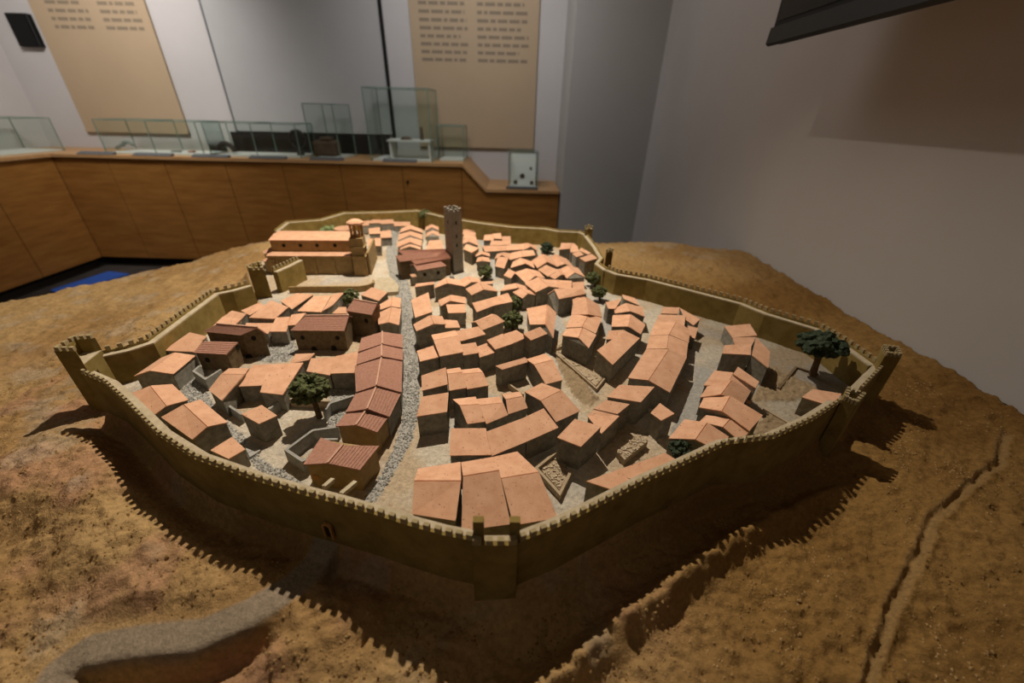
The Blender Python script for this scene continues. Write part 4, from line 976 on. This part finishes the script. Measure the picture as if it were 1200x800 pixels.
# palace left of the square tower
PAL, k = house('M', [(150, 575), (478, 535), (110, 520), (420, 482)], 'brown-roofed palace of three joined blocks left of the square tower', .062, .004, kind='tile', wall='dark_plaster')
h, k = house('M', [(300, 600), (622, 542), (128, 470), (578, 456)], 'rear block of the palace reaching the square tower', .058, .010, kind='tile', wall='dark_plaster'); absorb(PAL, h)
h, k = house('M', [(312, 658), (578, 612), (282, 606), (512, 562), (240, 606), (470, 560)], 'low front block of the palace with two round windows', .046, .008, kind='tile', wall='plaster'); absorb(PAL, h); h = PAL
for u, v in [(382, 692), (508, 676)]: opening(h, k[0], k[1], px('M', u, v), .012, .013)
h, k = house('M', [(262, 718), (305, 712), (240, 695), (290, 690)], 'small arched porch at the corner of the palace', .030, .006, wall='plaster'); absorb(PAL, h); PAL.name = 'palace'
# ------------------------------------------------------------------ square tower
def square_tower():
    zt = ZG + .215
    c = [at(px('M', *p), zt) for p in [(555, 62), (628, 96), (725, 80), (664, 46)]]
    t = empty('stone_tower'); tag(t, 'tall square grey stone tower at the centre back of the town', 'tower')
    ctr = sum(c, Vector()) / 4
    lo = [Vector((p.x, p.y, ZG - .006)) for p in c]; mid = [Vector((p.x, p.y, zt - .014)) for p in c]
    sh = MB().prism(lo, mid).build('shaft', M['stone'], t)
    for i in range(4):
        a, b = c[i], c[(i + 1) % 4]; d = (b - a).normalized(); n = Vector((-d.y, d.x, 0)) * .007
        if n.dot(ctr - a) < 0: n = -n
        z = zt - .014; pts = [Vector((a.x, a.y, z)), Vector((b.x, b.y, z)), Vector((b.x, b.y, z)) + n - d * .007, Vector((a.x, a.y, z)) + n + d * .007]
        MB().prism(pts, [p + Vector((0, 0, .010)) for p in pts]).build('parapet', M['stone'], t)
        L = (b - a).length
        for s in (.14, .5, .86):
            p = a + d * (L * s) + n * .5; MB().box((p.x, p.y, zt - .001), (L * .2, .007, .007), (d, n.normalized(), Vector((0, 0, 1)))).build('merlon', M['stone'], t)
    for u, v in [(675, 210), (680, 335), (683, 420)]: opening(t, c[1], c[2], px('M', u, v), .006, .013, 'window')
    opening(t, c[0], c[1], px('M', 598, 200), .006, .012, 'window')
square_tower()
# ------------------------------------------------------------------ church
def church():
    t = empty('church'); tag(t, 'long ochre church with a raised nave, bell gable and round apse', 'church')
    g1, g2 = at(px('C', 232, 652), ZG), at(px('C', 1000, 652), ZG)
    d = (g2 - g1); L = d.length; d.normalize(); n = Vector((-d.y, d.x, 0))
    up = Vector((0, 0, 1))
    def hz(p, off):                                  # height of a pixel on the plane 'off' behind the front
        return on_wall(p, g1 + n * off, g2 + n * off).z
    def quad(off0, off1, x0, x1, zb, z0, z1): 
        k = .12; a = g1 + d * (x0 - k * off0) + n * off0; b = g1 + d * (x1 - k * off0) + n * off0; c = g1 + d * (x1 - k * off1) + n * off1; e = g1 + d * (x0 - k * off1) + n * off1
        f = lambda p, z: Vector((p.x, p.y, z)); return [f(a, zb), f(b, zb), f(c, zb), f(e, zb)], [f(a, z0), f(b, z0), f(c, z1), f(e, z1)]
    ze = hz(px('C', 600, 484), 0); zc = hz(px('C', 600, 446), .055)
    aisle = MB().prism(*quad(0, .055, 0, L, ZG - .005, ze, zc)).build('aisle', M['warm_plaster'], t)
    lo, hi = quad(-.003, .055, -.002, L, 0, ze, zc); MB().prism([Vector((p.x, p.y, q.z)) for p, q in zip(lo, hi)], [q + up * .003 for q in hi]).build('aisle_roof', M['terracotta'], t)
    zn = hz(px('C', 600, 338), .055); zr = hz(px('C', 600, 278), .115)
    MB().prism(*quad(.0555, .115, 0, L, ZG - .005, zn, zr)).build('nave', M['warm_plaster'], t)
    lo, hi = quad(.052, .115, -.003, L, 0, zn, zr); MB().prism([Vector((p.x, p.y, q.z)) for p, q in zip(lo, hi)], [q + up * .003 for q in hi]).build('nave_roof', M['terracotta'], t)
    MB().prism(*quad(.1155, .17, 0, L, ZG - .005, zr, zn)).build('nave', M['warm_plaster'], t)
    lo, hi = quad(.115, .173, -.003, L, 0, zr, zn); MB().prism([Vector((p.x, p.y, q.z)) for p, q in zip(lo, hi)], [q + up * .003 for q in hi]).build('nave_roof', M['terracotta'], t)
    for u in (340, 497, 652, 820):
        q = on_wall(px('C', u, 380), g1 + n * .055, g2 + n * .055)
        MB().cyl((q.x, q.y - .0012, q.z), .006, .002, 10, axis='y').build('window', M['dark'], t)
    for x in (.06, .30, .55, .78):
        a = g1 + d * (L * x); MB().box((a.x, a.y - .002, (ZG + ze) / 2 - .004), (.010, .005, ze - ZG - .012)).build('pilaster', M['warm_plaster'], t)
    # bell tower on the facade
    zb = hz(px('C', 1025, 282), .03); zb1 = hz(px('C', 1050, 480), -.01)
    bx0, bx1 = L + .006, on_wall(px('C', 1105, 480), g1, g2).x - g1.x
    w2 = bx1 - bx0
    MB().prism(*quad(-.016, .045, bx0, bx1 + .004, ZG - .005, zb1, zb1)).build('bell_tower', M['warm_plaster'], t)
    MB().prism(*quad(-.0145, .043, bx0 + .001, bx1 + .002, zb1, zb, zb)).build('bell_tower', M['warm_plaster'], t)
    for zz in (zb1, (zb1 + zb) / 2):
        MB().prism(*quad(-.018, .047, bx0 - .002, bx1 + .006, zz - .0015, zz + .0015, zz + .0015)).build('string_course', M['warm_plaster'], t)
    # facade buttress curving out at the right
    MB().prism(*quad(-.006, .17, bx1 + .0065, bx1 + .013, ZG - .005, zb1 + .01, zb1 + .01)).build('facade', M['warm_plaster'], t)
    # open belfry: four columns, arch band and domed cap
    zt = hz(px('C', 1000, 165), .03); cx = (bx0 + bx1) / 2 - .002; r = .0185
    c0 = g1 + d * (cx + .004) + n * .014
    for i in range(4):
        a = math.pi / 4 + i * math.pi / 2
        MB().cyl((c0.x + math.cos(a) * r, c0.y + math.sin(a) * r, zb), .0045, zt - zb, 8).build('column', M['orange'], t)
    for i in range(2):
        MB().cyl((c0.x + (i * 2 - 1) * r * .1, c0.y - r * .72, zb), .003, zt - zb, 8).build('column', M['orange'], t)
    MB().cyl((c0.x, c0.y, zt), r * 1.45, .006, 20).build('belfry_ring', M['terracotta'], t)
    dm = MB(); N = 18
    prof = [(r * 1.4, .005), (r * 1.2, .009), (r * .9, .012), (r * .5, .0145), (r * .05, .0155)]
    for (ra, za), (rb, zb_) in zip(prof[:-1], prof[1:]): dm.cyl((c0.x, c0.y, zt + za), ra, zb_ - za, N, r2=rb)
    dm.build('belfry_dome', M['terracotta'], t, smooth=False)
    # apse at the left end
    za = hz(px('C', 190, 430), .085)
    ap = g1 + n * .085 + d * -.012
    MB().cyl((ap.x, ap.y, ZG - .03), .036, za - ZG + .03, 18).build('apse', M['warm_plaster'], t)
    MB().cyl((ap.x, ap.y, za), .039, .016, 18, r2=.006).build('apse_roof', M['terracotta'], t)
    ap = g1 + n * .025 + d * -.006; z2 = hz(px('C', 190, 515), .02)
    MB().cyl((ap.x, ap.y, ZG - .03), .020, z2 - ZG + .03, 14).build('apse', M['warm_plaster'], t)
    MB().cyl((ap.x, ap.y, z2), .022, .008, 14, r2=.004).build('apse_roof', M['terracotta'], t)
church()
c = at(px('C', 905, 222), ZG + .03)
rd = empty('round_building'); tag(rd, 'low round building with a pale flat roof behind the bell gable', 'house')
MB().cyl((c.x, c.y, ZG - .004), .042, .034, 24).build('wall', M['plaster'], rd)
MB().cyl((c.x, c.y, ZG + .030), .043, .003, 24).build('roof', M['terracotta'], rd)

# ------------------------------------------------------------------ garden walls, plots
def low_wall(crop, pts, label, h=.016, t=.0045, m='greywall', closed=False, name='garden_wall', z=ZG):
    P = [at(px(crop, *p), z + h) for p in pts]
    if closed: P = P + [P[0]]
    a = offset([Vector((p.x, p.y, 0)) for p in P], t / 2); b = offset([Vector((p.x, p.y, 0)) for p in P], -t / 2)
    return tag(strip(a, b, z - .004, z + h).build(name, M[m]), label, 'wall')
low_wall('S', [(452, 116), (275, 141), (90, 276), (205, 352), (250, 330)], 'angular grey courtyard wall left of the separate brown-tiled house', h=.026)
low_wall('S', [(450, 202), (332, 204), (296, 272)], 'small inner grey wall touching the separate brown-tiled house', h=.030, t=.004)
low_wall('R', [(690, 370), (512, 428), (470, 490)], 'grey wall running from the tree to the brown-tiled row', h=.022, t=.004)
low_wall('R', [(85, 466), (190, 393), (350, 405), (505, 412)], 'sandy wall behind the courtyard tree', h=.018, t=.004, m='sandwall')
low_wall('Q', [(556, 285), (515, 322), (598, 378), (702, 312)], 'grey pen wall at the foot of the two-storey brown house', h=.026, t=.0045)
low_wall('Q', [(727, 542), (850, 622)], 'grey wall between the left courtyard house and the small square house', h=.020, t=.004)
low_wall('Q', [(1040, 588), (1115, 522), (1185, 502)], 'grey wall from the small square house towards the tree', h=.020, t=.004)
low_wall('P', [(440, 385), (640, 398)], 'low grey wall behind the gravel yard', h=.012, t=.004)
low_wall('I', [(244, 432), (165, 476), (468, 738), (537, 652)], 'low sandy wall bounding the long plot below the inner curved row', h=.008, t=.0035, m='sandwall')
low_wall('F', [(1190, 528), (1110, 470), (1190, 420)], 'short sandy wall below the long curved house', h=.008, t=.003, m='sandwall')
low_wall('G', [(745, 170), (850, 246)], 'low sandy wall closing the courtyard house at the centre', h=.012, t=.0035, m='sandwall')
low_wall('K', [(190, 230), (50, 342), (213, 520), (292, 362)], 'sandy walled plot behind the right house of the front trio', h=.011, t=.0045, m='sandwall')
low_wall('L', [(905, 500), (1025, 352), (1180, 400)], 'dark earth bank round the tree garden at the right', h=.005, t=.005, m='dark_plaster')
low_wall('N', [(800, 225), (1035, 362)], 'low bank crossing the field below the lone house', h=.004, t=.004, m='sandwall')
c1 = [at(px('C', u, v), ZG + .020) for u, v in [(385, 768), (500, 764), (1040, 760), (1120, 748), (1175, 728), (1180, 700)]]
a = offset([Vector((p.x, p.y, 0)) for p in c1], .003); b = offset([Vector((p.x, p.y, 0)) for p in c1], -.003)
tag(strip(a, b, ZG - .004, ZG + .020).build('terrace_wall', M['warm_plaster']), 'long ochre retaining wall in front of the church', 'wall')
# raised plaza in front of the church facade
pz = [at(px('U', *p), ZG + .012) for p in [(500, 104), (735, 164), (888, 150), (900, 60), (780, -70), (560, -60)]]
tag(MB().prism([Vector((p.x, p.y, ZG - .004)) for p in pz], pz).build('plaza_terrace', M['walkway']), 'pale raised terrace between church front and main street', 'terrace')
def rubble_plot(crop, pts, h, label, m='sandwall', seed=5):
    P = [at(px(crop, *p), ZG + h) for p in pts]
    o = MB().prism([Vector((p.x, p.y, ZG - .004)) for p in P], P).build('rubble_plot', M[m]); tag(o, label, 'plot')
    r = random.Random(seed); mb = MB()
    for _ in range(90):
        s, t = r.random(), r.random(); q = P[0].lerp(P[1], s).lerp(P[3].lerp(P[2], s), t); k = r.uniform(.0009, .0022)
        mb.box(q + Vector((0, 0, k * .3)), (k * 2, k * 1.5, k * 1.2), (Vector((math.cos(s * 50), math.sin(s * 50), 0)), Vector((-math.sin(s * 50), math.cos(s * 50), 0)), Vector((0, 0, 1))))
    stuff(mb.build('rubble', M['rubble'], o))
rubble_plot('J', [(492, 645), (545, 702), (708, 570), (640, 525)], .014, 'raised plot heaped with rubble, below the small annex', seed=3)
rubble_plot('I', [(182, 482), (462, 722), (525, 655), (258, 470)], .005, 'long sandy plot below the inner curved row', seed=4)
rubble_plot('K', [(75, 345), (208, 492), (280, 370), (195, 255)], .004, 'sandy floor of the walled plot behind the front trio', seed=6)
# flagstone steps in the left lane
for i, (a, b, c, d) in enumerate([((680, 415), (705, 470), (840, 400), (800, 365)), ((705, 475), (735, 540), (895, 460), (845, 405)), ((740, 545), (770, 605), (935, 500), (900, 462))]):
    q = [at(px('V', *p), ZG + .004) for p in (a, b, c, d)]
    tag(MB().prism([Vector((p.x, p.y, ZG - .003)) for p in q], q).build('lane_flagstone', M['flag']), ['upper', 'middle', 'lower'][i] + ' grey flagstone slab in the left gravel lane', 'flagstone')
# small stone at the tower foot
q = at(px('M', 636, 712), ZG + .008)
tag(MB().cyl((q.x, q.y, ZG - .003), .011, .014, 10, r2=.006).build('well_head', M['greywall']), 'small pale stone well head at the foot of the square tower', 'well')

# ------------------------------------------------------------------ trees
def clump(mb, c, r, rg, sub):
    pass
def blob_mesh(name, blobs, m, seed):
    rg = np.random.RandomState(seed); bm = bmesh.new()
    for c, r in blobs:
        mt = Matrix.Translation(c) @ Matrix.Diagonal((r, r, r * .85, 1))
        res = bmesh.ops.create_icosphere(bm, subdivisions=2, radius=1.0, matrix=mt)
        for v in res['verts']:
            d = v.co - c; v.co = c + d * (1 + .75 * (rg.rand() - .5))
    me = bpy.data.meshes.new(name); bm.to_mesh(me); bm.free(); me.materials.append(m)
    o = bpy.data.objects.new(name, me); COL.objects.link(o); return o
def tree(base, crown_px, rpx, label, m='leaf', z0=ZG, seed=1, flat=.75, trunk=None, nb=34):
    b = at(base, z0); r0 = ray(*base); dist = math.sqrt(b.x ** 2 + b.y ** 2 + (z0 - CZ) ** 2)
    # crown centre on the vertical plane through the base, facing the town's front
    q = on_wall(crown_px, b, b + Vector((1, 0, 0))); R = rpx / F_PX * dist * 1.0
    t = empty('tree', (b.x, b.y, z0)); tag(t, label, 'tree')
    h = max(.006, q.z - z0)
    tr = trunk or max(.0015, R * .12)
    mb = MB(); p0 = Vector((b.x, b.y, z0 - .004)); p1 = Vector((b.x * .6 + q.x * .4, b.y, z0 + h * .5)); p2 = Vector((q.x, b.y, z0 + h))
    mb.cyl(p0, tr * 1.3, p1.z - p0.z, 7, r2=tr)
    n0 = len(mb.v) - 7
    for k in range(7):
        v = Vector(mb.v[n0 + k]); mb.v[n0 + k] = (v.x + p1.x - p0.x, v.y, v.z)
    mb.bar(p1, p2, tr * 1.5, tr * 1.5)
    for s in (-1, 1): mb.bar(p1, p2 + Vector((s * R * .5, s * R * .2, R * .1)), tr, tr)
    mb.build('trunk', M['bark'], t)
    r = random.Random(seed); bl = []
    for _ in range(int(nb * 1.7)):
        while True:
            v = Vector((r.uniform(-1, 1), r.uniform(-1, 1), r.uniform(-1, 1)))
            if v.length < 1: break
        v = v.normalized() * (v.length ** .9)
        bl.append((Vector((q.x + v.x * R * .8, b.y + v.y * R * .8, q.z + v.z * R * .8 * flat)), R * r.uniform(.12, .24)))
    c = blob_mesh('crown', bl, M[m], seed); c.parent = t
tree((375, 489), (362, 455), 21, 'bushy green tree with a thin trunk in the left courtyard', 'leaf', seed=1, nb=60)
tree((952, 440), (963, 403), 21, 'dark flat-crowned tree in the garden under the right back wall', 'leaf_dark', seed=2, flat=.5, nb=55)
tree((570, 327), (569, 318), 9.5, 'dense green tree just right of the square tower', 'leaf', seed=3, flat=1.0)
tree((603, 362), (604, 354), 10, 'upper crown of the double tree at the town centre', 'leaf', seed=4)
tree((601, 386), (600, 374), 14, 'lower crown of the double tree at the town centre', 'leaf', seed=5, flat=.8, nb=45)
tree((697, 336), (695, 325), 10, 'upper tree of the pair under the right back wall', 'leaf', seed=6)
tree((703, 352), (702, 341), 10, 'lower tree of the pair under the right back wall', 'leaf', seed=7)
tree((642, 297), (641, 290), 9, 'round dark bush behind the upper right quarter', 'leaf_dark', seed=8)
tree((673, 286), (672, 279), 10, 'dark shaded bush left of the rear corner tower', 'leaf_dark', seed=9, flat=.6)
tree((497, 265), (498, 251), 8, 'green bush on the back wall left of the square tower', 'leaf', seed=10)
tree((519, 268), (517, 264), 6, 'small pale bush half hidden behind the square tower', 'leaf_pale', seed=11)
tree((413, 360), (411, 348), 12, 'green tree between the church and the tall brown house', 'leaf', seed=12, nb=40)
tree((433, 357), (432, 352), 5, 'small pale bush at the foot of the tree below the church', 'leaf_pale', seed=15)
tree((346, 274), (346, 267), 11, 'pale green tree behind the church, left one', 'leaf_pale', seed=13, flat=.6)
tree((385, 275), (385, 270), 11, 'pale green tree behind the church, right one', 'leaf_pale', seed=14, flat=.45)
tree((803, 546), (799, 526), 14, 'small dark tree against the front right town wall', 'leaf_dark', seed=16, nb=30)

# ------------------------------------------------------------------ origins at the base of every thing
dg = bpy.context.evaluated_depsgraph_get(); dg.update()
for o in [o for o in scene.objects if o.parent is None and o.type in ('MESH', 'EMPTY')]:
    if o.name in ('relief_terrain',): continue
    kids = list(o.children); pts = []
    def grab(q, off):
        if q.type == 'MESH':
            mw = q.matrix_basis
            for v in q.bound_box: pts.append(off + (mw @ Vector(v)))
        for ch in q.children: grab(ch, off + Vector((q.location if q.type == 'MESH' else (0, 0, 0))) * (1 if q is not o else 0))
    grab(o, Vector((0, 0, 0)))
    if not pts: continue
    lo = Vector([min(p[i] for p in pts) for i in range(3)]); hi = Vector([max(p[i] for p in pts) for i in range(3)])
    L = Vector(((lo.x + hi.x) / 2, (lo.y + hi.y) / 2, lo.z))
    if o.type == 'EMPTY':
        o.location = L
    else:
        o.data.transform(Matrix.Translation(-(L - o.location))); o.location = L
    for k in kids: k.location = k.location - L
